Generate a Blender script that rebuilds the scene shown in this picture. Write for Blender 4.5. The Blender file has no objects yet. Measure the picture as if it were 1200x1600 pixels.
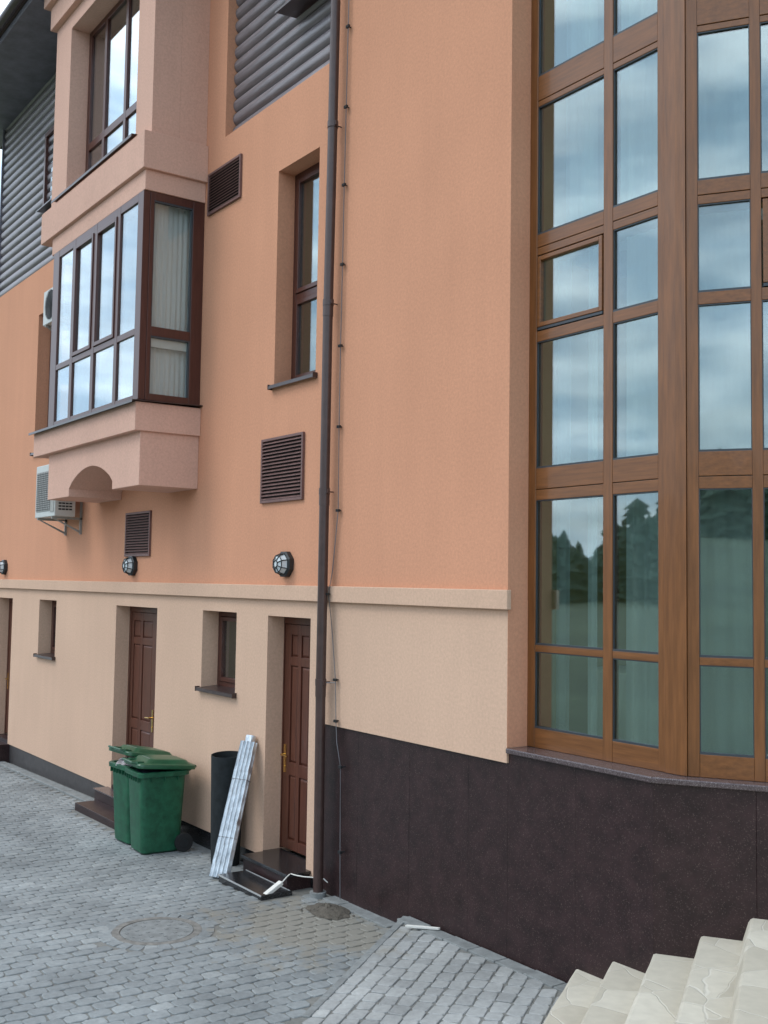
import bpy, bmesh, math, random
from mathutils import Vector, Matrix
random.seed(7)
sc = bpy.context.scene
COL = sc.collection
# ------------------------------------------------------------------ camera
M = [[0.57859729, 0.81547427, 0.01506299], [-0.04460096, 0.05007525, -0.99774908], [-0.81439298, 0.57662309, 0.06534434]]
cam = bpy.data.objects.new('camera', bpy.data.cameras.new('camera'))
COL.objects.link(cam)
R_ = Matrix(((M[0][0], -M[1][0], -M[2][0]), (M[0][1], -M[1][1], -M[2][1]), (M[0][2], -M[1][2], -M[2][2])))
cam.matrix_world = Matrix.Translation((0, -5.442, 2.85)) @ R_.to_4x4()
cam.data.lens = 36 * 1690.94 / 1600
cam.data.sensor_width = 36
cam.data.clip_end = 3000
sc.camera = cam
# ------------------------------------------------------------------ world: broken overcast
SUN_EL, SUN_AZ = math.radians(52), math.radians(212)      # azimuth clockwise from +y
w = bpy.data.worlds.new("World"); sc.world = w; w.use_nodes = True
nt = w.node_tree; nt.nodes.clear()
def N(nt, t, **kw):
    n = nt.nodes.new(t)
    for k, v in kw.items(): setattr(n, k, v)
    return n
sky = N(nt, 'ShaderNodeTexSky', sky_type='NISHITA', sun_disc=False)
sky.sun_elevation = SUN_EL; sky.sun_rotation = SUN_AZ; sky.dust_density = 2.5; sky.air_density = 1.2
tc = N(nt, 'ShaderNodeTexCoord'); mp = N(nt, 'ShaderNodeMapping'); mp.inputs['Scale'].default_value = (1, 1, 3.2)
nz = N(nt, 'ShaderNodeTexNoise'); nz.inputs['Scale'].default_value = 3.4; nz.inputs['Detail'].default_value = 7; nz.inputs['Roughness'].default_value = .55
rp = N(nt, 'ShaderNodeValToRGB'); rp.color_ramp.elements[0].position = .36; rp.color_ramp.elements[1].position = .62
rp.color_ramp.elements[0].color = (.5, .5, .5, 1); rp.color_ramp.elements[1].color = (1, 1, 1, 1)
nz2 = N(nt, 'ShaderNodeTexNoise'); nz2.inputs['Scale'].default_value = 7; nz2.inputs['Detail'].default_value = 6
cr = N(nt, 'ShaderNodeValToRGB'); cr.color_ramp.elements[0].position = .40; cr.color_ramp.elements[1].position = .68
cr.color_ramp.elements[0].color = (9.0, 12.0, 15.5, 1); cr.color_ramp.elements[1].color = (22, 23.5, 25, 1)
mx = N(nt, 'ShaderNodeMix', data_type='RGBA')
bg = N(nt, 'ShaderNodeBackground'); bg.inputs['Strength'].default_value = .09
out = N(nt, 'ShaderNodeOutputWorld')
L = nt.links.new
L(tc.outputs['Generated'], mp.inputs['Vector']); L(mp.outputs['Vector'], nz.inputs['Vector']); L(mp.outputs['Vector'], nz2.inputs['Vector'])
L(nz.outputs['Fac'], rp.inputs['Fac']); L(nz2.outputs['Fac'], cr.inputs['Fac'])
L(rp.outputs['Color'], mx.inputs['Factor']); L(sky.outputs['Color'], mx.inputs['A']); L(cr.outputs['Color'], mx.inputs['B'])
L(mx.outputs['Result'], bg.inputs['Color']); L(bg.outputs['Background'], out.inputs['Surface'])
sun = bpy.data.objects.new('sun', bpy.data.lights.new('sun', 'SUN')); COL.objects.link(sun)
sun.data.energy = 1.0; sun.data.angle = math.radians(22); sun.data.color = (1, .95, .88)
sd = Vector((math.sin(SUN_AZ) * math.cos(SUN_EL), math.cos(SUN_AZ) * math.cos(SUN_EL), math.sin(SUN_EL)))
sun.rotation_euler = sd.to_track_quat('Z', 'Y').to_euler()
sc.view_settings.view_transform = 'Standard'; sc.view_settings.look = 'None'
sc.view_settings.exposure = 0.25; sc.view_settings.gamma = 1
sc.render.engine = 'CYCLES'
sc.cycles.max_bounces = 8; sc.cycles.transparent_max_bounces = 16

# ------------------------------------------------------------------ materials
def mat(name, base, rough=.8, metal=0, spec=.5, var=0, vscale=3, bump=0, bscale=200, bdist=.002, base2=None, coat=0, streak=0, speck=None, grad=None):
    m = bpy.data.materials.new(name); m.use_nodes = True
    nt = m.node_tree; L = nt.links.new
    p = nt.nodes['Principled BSDF']
    p.inputs['Roughness'].default_value = rough; p.inputs['Metallic'].default_value = metal
    p.inputs['Specular IOR Level'].default_value = spec; p.inputs['Coat Weight'].default_value = coat
    p.inputs['Base Color'].default_value = (*base, 1)
    tc = N(nt, 'ShaderNodeTexCoord'); g = N(nt, 'ShaderNodeNewGeometry')
    colr = None
    if var:
        n = N(nt, 'ShaderNodeTexNoise'); n.inputs['Scale'].default_value = vscale; n.inputs['Detail'].default_value = 8; n.inputs['Roughness'].default_value = .65
        src = g.outputs['Position']
        if streak:
            mp = N(nt, 'ShaderNodeMapping'); mp.inputs['Scale'].default_value = streak; L(src, mp.inputs['Vector']); src = mp.outputs['Vector']
        L(src, n.inputs['Vector'])
        r = N(nt, 'ShaderNodeValToRGB'); r.color_ramp.elements[0].position = .3; r.color_ramp.elements[1].position = .7
        b2 = base2 or tuple(c * (1 + var) for c in base); b1 = tuple(c * (1 - var) for c in base)
        r.color_ramp.elements[0].color = (*b1, 1); r.color_ramp.elements[1].color = (*b2, 1)
        L(n.outputs['Fac'], r.inputs['Fac']); colr = r.outputs['Color']
        rr = N(nt, 'ShaderNodeMapRange'); rr.inputs['To Min'].default_value = max(0, rough - .07); rr.inputs['To Max'].default_value = min(1, rough + .07)
        L(n.outputs['Fac'], rr.inputs['Value']); L(rr.outputs['Result'], p.inputs['Roughness'])
    if speck:
        v = N(nt, 'ShaderNodeTexVoronoi'); v.inputs['Scale'].default_value = speck[0]; L(g.outputs['Position'], v.inputs['Vector'])
        r2 = N(nt, 'ShaderNodeValToRGB'); r2.color_ramp.elements[0].position = speck[1]; r2.color_ramp.elements[1].position = speck[1] + .06
        sp = N(nt, 'ShaderNodeSeparateColor'); L(v.outputs['Color'], sp.inputs['Color']); L(sp.outputs['Red'], r2.inputs['Fac'])
        mm = N(nt, 'ShaderNodeMix', data_type='RGBA'); L(r2.outputs['Color'], mm.inputs['Factor'])
        if colr: L(colr, mm.inputs['A'])
        else: mm.inputs['A'].default_value = (*base, 1)
        mm.inputs['B'].default_value = (*speck[2], 1); colr = mm.outputs['Result']
    if colr: L(colr, p.inputs['Base Color'])
    if bump:
        n = N(nt, 'ShaderNodeTexNoise'); n.inputs['Scale'].default_value = bscale; n.inputs['Detail'].default_value = 3; L(g.outputs['Position'], n.inputs['Vector'])
        b = N(nt, 'ShaderNodeBump'); b.inputs['Strength'].default_value = bump; b.inputs['Distance'].default_value = bdist
        L(n.outputs['Fac'], b.inputs['Height']); L(b.outputs['Normal'], p.inputs['Normal'])
    return m

def plaster(name, base):
    m = mat(name, base, .95, spec=.15, var=.0)
    nt = m.node_tree; L = nt.links.new; p = nt.nodes['Principled BSDF']
    g = N(nt, 'ShaderNodeNewGeometry')
    n1 = N(nt, 'ShaderNodeTexNoise'); n1.inputs['Scale'].default_value = .8; n1.inputs['Detail'].default_value = 6
    n2 = N(nt, 'ShaderNodeTexNoise'); n2.inputs['Scale'].default_value = 42; n2.inputs['Detail'].default_value = 5; n2.inputs['Roughness'].default_value = .7
    mp = N(nt, 'ShaderNodeMapping'); mp.inputs['Scale'].default_value = (3, 3, .35)
    n3 = N(nt, 'ShaderNodeTexNoise'); n3.inputs['Scale'].default_value = 1.6; n3.inputs['Detail'].default_value = 7
    L(g.outputs['Position'], n1.inputs['Vector']); L(g.outputs['Position'], n2.inputs['Vector']); L(g.outputs['Position'], mp.inputs['Vector']); L(mp.outputs['Vector'], n3.inputs['Vector'])
    def mr(src, a, b):
        r = N(nt, 'ShaderNodeMapRange'); r.inputs['From Min'].default_value = .3; r.inputs['From Max'].default_value = .7
        r.inputs['To Min'].default_value = a; r.inputs['To Max'].default_value = b; L(src, r.inputs['Value']); return r.outputs['Result']
    a = N(nt, 'ShaderNodeMath', operation='MULTIPLY'); L(mr(n1.outputs['Fac'], .96, 1.035), a.inputs[0]); L(mr(n2.outputs['Fac'], .90, 1.10), a.inputs[1])
    b = N(nt, 'ShaderNodeMath', operation='MULTIPLY'); L(a.outputs[0], b.inputs[0]); L(mr(n3.outputs['Fac'], .975, 1.02), b.inputs[1])
    v = N(nt, 'ShaderNodeVectorMath', operation='SCALE'); v.inputs[0].default_value = base; L(b.outputs[0], v.inputs['Scale']); L(v.outputs['Vector'], p.inputs['Base Color'])
    n4 = N(nt, 'ShaderNodeTexNoise'); n4.inputs['Scale'].default_value = 160; n4.inputs['Detail'].default_value = 3; L(g.outputs['Position'], n4.inputs['Vector'])
    bp = N(nt, 'ShaderNodeBump'); bp.inputs['Strength'].default_value = .55; bp.inputs['Distance'].default_value = .003
    L(n4.outputs['Fac'], bp.inputs['Height'])
    n5 = N(nt, 'ShaderNodeTexNoise'); n5.inputs['Scale'].default_value = 2.2; n5.inputs['Detail'].default_value = 2; L(g.outputs['Position'], n5.inputs['Vector'])
    bp2 = N(nt, 'ShaderNodeBump'); bp2.inputs['Strength'].default_value = .35; bp2.inputs['Distance'].default_value = .004
    L(n5.outputs['Fac'], bp2.inputs['Height']); L(bp.outputs['Normal'], bp2.inputs['Normal']); L(bp2.outputs['Normal'], p.inputs['Normal'])
    return m

def glass(name, ior, tint=(.8, .85, .85), refl=(.84, .95, 1)):
    m = bpy.data.materials.new(name); m.use_nodes = True; nt = m.node_tree; L = nt.links.new; nt.nodes.clear()
    o = N(nt, 'ShaderNodeOutputMaterial'); mx = N(nt, 'ShaderNodeMixShader'); 
    gg = N(nt, 'ShaderNodeNewGeometry'); dt = N(nt, 'ShaderNodeVectorMath', operation='DOT_PRODUCT'); L(gg.outputs['Incoming'], dt.inputs[0]); L(gg.outputs['Normal'], dt.inputs[1])
    ab = N(nt, 'ShaderNodeMath', operation='ABSOLUTE'); L(dt.outputs['Value'], ab.inputs[0]); iv = N(nt, 'ShaderNodeMath', operation='SUBTRACT'); iv.inputs[0].default_value = 1; L(ab.outputs[0], iv.inputs[1])
    pw = N(nt, 'ShaderNodeMath', operation='POWER'); L(iv.outputs[0], pw.inputs[0]); pw.inputs[1].default_value = 4
    f = N(nt, 'ShaderNodeMath', operation='MULTIPLY_ADD'); L(pw.outputs[0], f.inputs[0]); f.inputs[1].default_value = 1 - ior; f.inputs[2].default_value = ior
    t = N(nt, 'ShaderNodeBsdfTransparent'); t.inputs['Color'].default_value = (*tint, 1)
    gl = N(nt, 'ShaderNodeBsdfGlossy'); gl.inputs['Roughness'].default_value = .02; gl.inputs['Color'].default_value = (*refl, 1)
    g = N(nt, 'ShaderNodeNewGeometry'); n = N(nt, 'ShaderNodeTexNoise'); n.inputs['Scale'].default_value = 1.6; n.inputs['Detail'].default_value = 0; L(g.outputs['Position'], n.inputs['Vector'])
    b = N(nt, 'ShaderNodeBump'); b.inputs['Strength'].default_value = .05; b.inputs['Distance'].default_value = .006; L(n.outputs['Fac'], b.inputs['Height']); L(b.outputs['Normal'], gl.inputs['Normal'])
    L(f.outputs[0], mx.inputs['Fac']); L(t.outputs[0], mx.inputs[1]); L(gl.outputs[0], mx.inputs[2]); L(mx.outputs[0], o.inputs['Surface'])
    return m

def fabric(name, base):
    m = bpy.data.materials.new(name); m.use_nodes = True; nt = m.node_tree; L = nt.links.new; nt.nodes.clear()
    o = N(nt, 'ShaderNodeOutputMaterial'); d = N(nt, 'ShaderNodeBsdfDiffuse'); t = N(nt, 'ShaderNodeBsdfTranslucent'); mx = N(nt, 'ShaderNodeMixShader')
    g = N(nt, 'ShaderNodeNewGeometry'); mp = N(nt, 'ShaderNodeMapping'); mp.inputs['Scale'].default_value = (60, 60, 4)
    n = N(nt, 'ShaderNodeTexNoise'); n.inputs['Scale'].default_value = 1; r = N(nt, 'ShaderNodeValToRGB')
    r.color_ramp.elements[0].color = (*[c * .85 for c in base], 1); r.color_ramp.elements[1].color = (*base, 1)
    L(g.outputs['Position'], mp.inputs['Vector']); L(mp.outputs['Vector'], n.inputs['Vector']); L(n.outputs['Fac'], r.inputs['Fac'])
    L(r.outputs['Color'], d.inputs['Color']); L(r.outputs['Color'], t.inputs['Color']); mx.inputs['Fac'].default_value = .35
    L(d.outputs[0], mx.inputs[1]); L(t.outputs[0], mx.inputs[2]); L(mx.outputs[0], o.inputs['Surface'])
    return m

MT = dict(
    orange=plaster('orange_plaster', (.603, .300, .186)),
    beige=plaster('beige_plaster', (.608, .414, .300)),
    bay=plaster('bay_plaster', (.62, .390, .305)),
    granite=mat('brown_granite', (.026, .0125, .0130), .42, spec=.38, var=.45, vscale=7, speck=(210, .92, (.085, .058, .052))),
    granite_black=mat('black_granite', (.014, .014, .015), .2, spec=.6, var=.3, vscale=60, speck=(300, .9, (.09, .09, .1))),
    sillstone=mat('sill_granite', (.075, .055, .058), .22, spec=.6, var=.3, vscale=60, speck=(300, .85, (.2, .17, .17))),
    wood=mat('lacquered_wood', (.180, .069, .020), .36, spec=.5, var=.3, vscale=5, streak=(6, 6, .5), coat=.15),
    wood_h=mat('lacquered_wood_rail', (.180, .069, .020), .36, spec=.5, var=.3, vscale=5, streak=(.6, 6, 8), coat=.15),
    brownframe=mat('dark_brown_frame', (.075, .026, .019), .32, spec=.5, var=.2, vscale=8, streak=(5, 5, .5)),
    doorwood=mat('door_wood', (.095, .030, .017), .38, spec=.5, var=.35, vscale=9, streak=(6, 6, .4), coat=.1),
    siding=mat('dark_brown_siding', (.18, .158, .17), .36, spec=.9, var=.35, vscale=4, streak=(.7, 6, 9)),
    soffit=mat('dark_soffit_boards', (.14, .14, .17), .5, var=.3, vscale=4),
    metal=mat('brown_sheet_metal', (.042, .026, .025), .3, spec=.55, var=.25, vscale=10),
    vent=mat('brown_vent_paint', (.16, .085, .075), .5, var=.25, vscale=12),
    ventdark=mat('vent_dark_back', (.012, .010, .010), .9),
    pipe=mat('brown_pipe_paint', (.060, .035, .031), .33, spec=.55, var=.2, vscale=12),
    blackmetal=mat('black_metal', (.015, .018, .020), .4, var=.2, vscale=20),
    frosted=mat('frosted_lamp_glass', (.62, .68, .70), .25, spec=.7, var=.08, vscale=15),
    rubber=mat('gasket_rubber', (.02, .024, .03), .45),
    alu=mat('grey_spacer', (.05, .06, .07), .4, metal=.3),
    brass=mat('brass_handle', (.75, .52, .2), .22, metal=1),
    white=mat('white_casing', (.50, .52, .50), .45, var=.05, vscale=8),
    greycase=mat('grey_casing', (.30, .30, .28), .5, var=.1, vscale=8),
    darkgrille=mat('dark_grille', (.03, .033, .035), .6),
    greyplinth=mat('grey_plinth_stone', (.055, .050, .050), .5, var=.35, vscale=12),
    lightstrip=mat('aluminium_nosing', (.55, .56, .56), .4, metal=.5),
    bin=mat('green_bin_plastic', (.013, .088, .045), .45, spec=.4, var=.38, vscale=11, bump=.3, bscale=300, bdist=.001),
    binlid=mat('green_lid_plastic', (.016, .085, .040), .33, spec=.5, var=.18, vscale=7),
    tyre=mat('black_rubber', (.013, .014, .015), .7, var=.2, vscale=20),
    felt=mat('black_rolled_felt', (.016, .020, .022), .85, spec=.3, var=.35, vscale=14, bump=.6, bscale=120, bdist=.003),
    zinc=mat('galvanised_metal', (.56, .60, .63), .33, metal=.85, var=.28, vscale=14, bump=.5, bscale=60, bdist=.004),
    whiteplastic=mat('white_plastic', (.72, .71, .66), .4, var=.06, vscale=20),
    wire=mat('grey_wire', (.17, .17, .18), .4, metal=.3),
    stonekerb=mat('grey_kerb_concrete', (.20, .212, .21), .85, var=.3, vscale=9, bump=.6, bscale=90, bdist=.003),
    iron=mat('rusty_cast_iron', (.19, .185, .17), .7, metal=.1, var=.4, vscale=14, bump=.5, bscale=80, bdist=.004),
    ochre=mat('ochre_room_wall', (.42, .33, .16), .9, var=.05, vscale=3),
    roomwhite=mat('room_ceiling_white', (.62, .60, .55), .9),
    roomfloor=mat('room_floor_boards', (.16, .11, .07), .5, var=.2, vscale=5),
    curtain=fabric('sheer_curtain', (.80, .82, .80)),
    cloth=fabric('white_tablecloth', (.82, .80, .72)),
    dirt=mat('brown_dirt', (.095, .083, .066), .95, var=.4, vscale=25, bump=1, bscale=60, bdist=.01),
    rubbish=mat('rubbish_bag', (.30, .07, .08), .35, var=.9, vscale=22, base2=(.75, .7, .72)),
    darkbag=mat('dark_rubbish_bag', (.02, .024, .035), .3, var=.5, vscale=30),
    rooftile=mat('brown_roof_tiles', (.06, .04, .035), .7, var=.3, vscale=6),
    glass=glass('coated_window_glass', .19, (.77, .86, .84)),
    glassdim=glass('plain_window_glass', .07, (.94, .97, .97)),
    glassbay=glass('mirror_coated_glass', .29, (.8, .86, .88), (.90, .97, 1)),
    spruce=mat('spruce_needles', (.045, .075, .050), .9, var=.5, vscale=.4),
    meadow=mat('meadow_grass', (.095, .112, .068), .95, var=.35, vscale=.15),
)

# ------------------------------------------------------------------ mesh helpers
class MB:
    def __init__(s): s.v = []; s.f = []
    def add(s, vs, fs):
        o = len(s.v); s.v += [tuple(v) for v in vs]; s.f += [tuple(o + i for i in f) for f in fs]; return s
    def box(s, x0, x1, y0, y1, z0, z1):
        return s.add([(x0, y0, z0), (x1, y0, z0), (x1, y1, z0), (x0, y1, z0), (x0, y0, z1), (x1, y0, z1), (x1, y1, z1), (x0, y1, z1)],
                     [(0, 3, 2, 1), (4, 5, 6, 7), (0, 1, 5, 4), (1, 2, 6, 5), (2, 3, 7, 6), (3, 0, 4, 7)])
    def prism(s, poly, a, b, ax='z'):
        n = len(poly)
        def P(p, t):
            return {'z': (p[0], p[1], t), 'y': (p[0], t, p[1]), 'x': (t, p[0], p[1])}[ax]
        s.add([P(p, a) for p in poly] + [P(p, b) for p in poly],
              [tuple(range(n)), tuple(range(2 * n - 1, n - 1, -1))] + [(i, i + n, (i + 1) % n + n, (i + 1) % n) for i in range(n)])
        return s
    def loft(s, rings, cap=True, close=True):
        n = len(rings[0]); vs = [p for r in rings for p in r]; fs = []
        for k in range(len(rings) - 1):
            for i in range(n if close else n - 1):
                j = (i + 1) % n; fs.append((k * n + i, k * n + j, (k + 1) * n + j, (k + 1) * n + i))
        if cap:
            fs.append(tuple(range(n - 1, -1, -1))); fs.append(tuple((len(rings) - 1) * n + i for i in range(n)))
        return s.add(vs, fs)
    def tube(s, pts, r, n=12, cap=True):
        pts = [Vector(p) for p in pts]; rings = []
        rr = r if isinstance(r, (list, tuple)) else [r] * len(pts)
        for i, p in enumerate(pts):
            d = (pts[min(i + 1, len(pts) - 1)] - pts[max(i - 1, 0)]).normalized()
            u = d.cross(Vector((0, 0, 1)))
            if u.length < .05: u = d.cross(Vector((0, 1, 0)))
            u.normalize(); v = d.cross(u)
            rings.append([p + (u * math.cos(2 * math.pi * k / n) + v * math.sin(2 * math.pi * k / n)) * rr[i] for k in range(n)])
        return s.loft(rings, cap)
    def xf(s, mtx):
        s.v = [tuple(mtx @ Vector(v)) for v in s.v]; return s
    def build(s, name, material, parent=None, smooth=None, bevel=0, segs=2):
        me = bpy.data.meshes.new(name); me.from_pydata(s.v, [], s.f)
        bm = bmesh.new(); bm.from_mesh(me); bmesh.ops.recalc_face_normals(bm, faces=bm.faces); bm.to_mesh(me); bm.free()
        me.materials.append(material if not isinstance(material, str) else MT[material])
        o = bpy.data.objects.new(name, me); COL.objects.link(o)
        if parent is not None: o.parent = parent
        if smooth is not None:
            me.polygons.foreach_set('use_smooth', [True] * len(me.polygons)); me.set_sharp_from_angle(angle=math.radians(smooth))
        if bevel:
            b = o.modifiers.new('Bevel', 'BEVEL'); b.width = bevel; b.segments = segs; b.limit_method = 'ANGLE'; b.angle_limit = math.radians(40)
            b.harden_normals = False
        return o
def empty(name, loc=(0, 0, 0), rz=0):
    o = bpy.data.objects.new(name, None); COL.objects.link(o); o.location = loc; o.rotation_euler = (0, 0, rz); o.empty_display_size = .1; return o
def tag(o, label=None, cat=None, group=None, kind=None):
    if label: o['label'] = label
    if cat: o['category'] = cat
    if group: o['group'] = group
    if kind: o['kind'] = kind
    return o
def copy_tree(o, parent=None):
    c = o.copy(); COL.objects.link(c); c.parent = parent
    for ch in o.children: copy_tree(ch, c)
    return c

S2 = math.radians(33.45)
U2 = Vector((math.cos(S2), math.sin(S2), 0)); V2 = Vector((math.sin(S2), -math.cos(S2), 0))

# ------------------------------------------------------------------ the ground and far setting
def ground():
    mb = MB(); xs = [-400, -220, -140, -90, -60, -40, -25, -10, 5, 20, 40, 70, 110, 160, 230, 400]
    ys = [60, 30, 10, -6, -20, -30, -40, -52, -66, -82, -100, -120, -145, -180, -240, -400]
    vs = []
    for y in ys:
        for x in xs:
            r = max(0, -y - 26); az = math.atan2(x, -y)
            g = .03 + .10 / (1 + math.exp(-(az + .05) * 6))
            z = g * r * (1 - .25 * min(1, r / 300))
            vs.append((x, y, -.36 + z + (0 if r < 1 else random.uniform(-.4, .4))))
    n = len(xs); fs = [(j * n + i, j * n + i + 1, (j + 1) * n + i + 1, (j + 1) * n + i) for j in range(len(ys) - 1) for i in range(n - 1)]
    mb.add(vs, fs); o = mb.build('ground', 'meadow', smooth=60); tag(o, kind='structure')
    mb2 = MB(); random.seed(11)
    for i in range(1500):
        az = random.uniform(-1.25, 1.0); d = random.uniform(108, 150)
        x, y = math.sin(az) * d, -math.cos(az) * d
        r = max(0, -y - 26); g = .03 + .10 / (1 + math.exp(-(math.atan2(x, -y) + .05) * 6)); z0 = g * r * (1 - .25 * min(1, r / 300)) - .3
        h = random.uniform(6.5, 8.8) * (.62 if az > .2 else 1) * (1.0 if random.random() > .1 else 1.35) * (1 + .22 * math.sin(az * 17) + .15 * math.sin(az * 41)); rad = h * random.uniform(.25, .42); pw_ = random.choice((.4, .5, .6, .8))
        for t in range(11):
            zb = z0 + h * (.06 + .084 * t); rr = rad * (1 - t / 11.6) ** pw_ * random.uniform(.75, 1.2); top = zb + h * .17
            k = 9; ring = [(x + rr * random.uniform(.45, 1.25) * math.cos(6.283 * j / k), y + rr * random.uniform(.45, 1.25) * math.sin(6.283 * j / k), zb + random.uniform(-.25, .15) * rr) for j in range(k)]
            mb2.add(ring + [(x, y, min(top, z0 + h))], [(j, (j + 1) % k, k) for j in range(k)])
    o = mb2.build('forest', 'spruce'); tag(o, 'dark spruce forest edge on the far hillside, seen mirrored in the tall window', 'forest', kind='stuff')
ground()
GZ = [(-40, -.25), (-22, -.25), (-18.8, -.21), (-14.3, -.12), (-10.8, -.09), (-8.7, 0), (9, 0)]
def gz(x, y=0):
    for (a, za), (b, zb) in zip(GZ, GZ[1:]):
        if a <= x <= b: return za + (zb - za) * (x - a) / (b - a)
    return -.25 if x < -40 else 0
# paving: thousands of real little setts
def stone_material(name, c1, c2, c3):
    m = bpy.data.materials.new(name); m.use_nodes = True; nt = m.node_tree; L = nt.links.new; p = nt.nodes['Principled BSDF']
    a = N(nt, 'ShaderNodeAttribute'); a.attribute_name = 'shade'
    r = N(nt, 'ShaderNodeValToRGB'); r.color_ramp.elements[0].color = (*c1, 1); r.color_ramp.elements[1].color = (*c3, 1)
    e = r.color_ramp.elements.new(.5); e.color = (*c2, 1); L(a.outputs['Fac'], r.inputs['Fac'])
    g = N(nt, 'ShaderNodeNewGeometry'); n = N(nt, 'ShaderNodeTexNoise'); n.inputs['Scale'].default_value = 22; n.inputs['Detail'].default_value = 8; n.inputs['Roughness'].default_value = .7
    L(g.outputs['Position'], n.inputs['Vector'])
    mr = N(nt, 'ShaderNodeMapRange'); mr.inputs['From Min'].default_value = .25; mr.inputs['From Max'].default_value = .75; mr.inputs['To Min'].default_value = .78; mr.inputs['To Max'].default_value = 1.2; L(n.outputs['Fac'], mr.inputs['Value'])
    n2 = N(nt, 'ShaderNodeTexNoise'); n2.inputs['Scale'].default_value = .9; n2.inputs['Detail'].default_value = 6; L(g.outputs['Position'], n2.inputs['Vector'])
    mr2 = N(nt, 'ShaderNodeMapRange'); mr2.inputs['From Min'].default_value = .3; mr2.inputs['From Max'].default_value = .7; mr2.inputs['To Min'].default_value = .72; mr2.inputs['To Max'].default_value = 1.22; L(n2.outputs['Fac'], mr2.inputs['Value'])
    mu = N(nt, 'ShaderNodeMath', operation='MULTIPLY'); L(mr.outputs[0], mu.inputs[0]); L(mr2.outputs[0], mu.inputs[1])
    v = N(nt, 'ShaderNodeVectorMath', operation='SCALE'); L(r.outputs['Color'], v.inputs[0]); L(mu.outputs[0], v.inputs['Scale'])
    # trodden earth near the downpipe, an irregular patch with its own outline
    dst = N(nt, 'ShaderNodeVectorMath', operation='DISTANCE'); dst.inputs[1].default_value = (-7.75, -.55, 0); 
    mpp = N(nt, 'ShaderNodeMapping'); mpp.inputs['Scale'].default_value = (1, 1, 1); L(g.outputs['Position'], dst.inputs[0])
    n3 = N(nt, 'ShaderNodeTexNoise'); n3.inputs['Scale'].default_value = 3.2; n3.inputs['Detail'].default_value = 7; n3.inputs['Roughness'].default_value = .7; L(g.outputs['Position'], n3.inputs['Vector'])
    ad = N(nt, 'ShaderNodeMath', operation='MULTIPLY_ADD'); L(n3.outputs['Fac'], ad.inputs[0]); ad.inputs[1].default_value = -2.6; L(dst.outputs['Value'], ad.inputs[2])
    m3 = N(nt, 'ShaderNodeMapRange'); m3.inputs['From Min'].default_value = -.75; m3.inputs['From Max'].default_value = -.35; m3.inputs['To Min'].default_value = .85; m3.inputs['To Max'].default_value = 0; L(ad.outputs[0], m3.inputs['Value'])
    mx = N(nt, 'ShaderNodeMix', data_type='RGBA'); L(m3.outputs[0], mx.inputs['Factor']); L(v.outputs['Vector'], mx.inputs['A']); mx.inputs['B'].default_value = (.235, .22, .185, 1)
    L(mx.outputs['Result'], p.inputs['Base Color'])
    p.inputs['Roughness'].default_value = .72; p.inputs['Specular IOR Level'].default_value = .35
    b = N(nt, 'ShaderNodeBump'); b.inputs['Strength'].default_value = .6; b.inputs['Distance'].default_value = .004; L(n.outputs['Fac'], b.inputs['Height']); L(b.outputs['Normal'], p.inputs['Normal'])
    return m
MT['setts'] = stone_material('grey_setts', (.20, .218, .222), (.238, .258, .262), (.285, .305, .305))
MT['setts_ramp'] = stone_material('pale_setts', (.27, .278, .275), (.325, .335, .33), (.385, .395, .385))
MT['joint'] = stone_material('sandy_joints', (.18, .182, .17), (.18, .182, .17), (.18, .182, .17))
class Setts:
    def __init__(s): s.mb = MB(); s.sh = []
    def stone(s, cx, cy, a, b, ang, zf, cut=.3):
        ca, sa = math.cos(ang), math.sin(ang)
        def ring(k, dz, jit):
            A, B = a * k, b * k; c = min(A, B) * cut
            pts = [(A, B - c), (A - c, B), (-A + c, B), (-A, B - c), (-A, -B + c), (-A + c, -B), (A - c, -B), (A, -B + c)]
            out = []
            for i, (px, py) in enumerate(pts):
                px += jit[i][0]; py += jit[i][1]; X = cx + px * ca - py * sa; Y = cy + px * sa + py * ca
                out.append((X, Y, zf(X, Y) + dz + tilt[0] * px + tilt[1] * py))
            return out
        tilt = (random.uniform(-.025, .025), random.uniform(-.025, .025)); h = random.uniform(-.002, .002)
        jit = [(random.uniform(-.006, .006), random.uniform(-.006, .006)) for _ in range(8)]
        n0 = len(s.mb.f)
        s.mb.loft([ring(1, -.02, jit), ring(1, .004 + h, jit), ring(.93, .0085 + h, jit)], cap=False)
        o = len(s.mb.v) - 8; s.mb.f.append(tuple(range(o, o + 8)))
        s.sh += [min(1, max(0, random.gauss(.5, .22)))] * (len(s.mb.f) - n0)
    def build(s, name, material, parent=None):
        me = bpy.data.meshes.new(name); me.from_pydata(s.mb.v, [], s.mb.f); me.materials.append(MT[material])
        at = me.attributes.new('shade', 'FLOAT', 'FACE'); at.data.foreach_set('value', s.sh)
        me.polygons.foreach_set('use_smooth', [True] * len(me.polygons)); me.set_sharp_from_angle(angle=math.radians(12))
        o = bpy.data.objects.new(name, me); COL.objects.link(o)
        if parent: o.parent = parent
        return o
MH = (-8.37, -1.71)   # manhole centre
E0 = Vector((-7.3, 0, 0)); E1 = Vector((-6.47, -1.39, 0))
def su(x, y): return x * U2.x + y * U2.y
def sv(x, y): return x * V2.x + y * V2.y
RA = su(-7.3, 0)      # ramp left edge (s)
def ramp_z(x, y):
    s = su(x, y); t = sv(x, y) - sv(E0.x, E0.y)
    base = .115 + (s - RA) * .033
    fade = max(0., 1 - max(0, t) / (1.9 + 1.6 * max(0, s - RA)))
    return base * fade + .004
st = Setts(); random.seed(3)
PX, PY = .118, .155
ix = 0; x = -21.4
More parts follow.
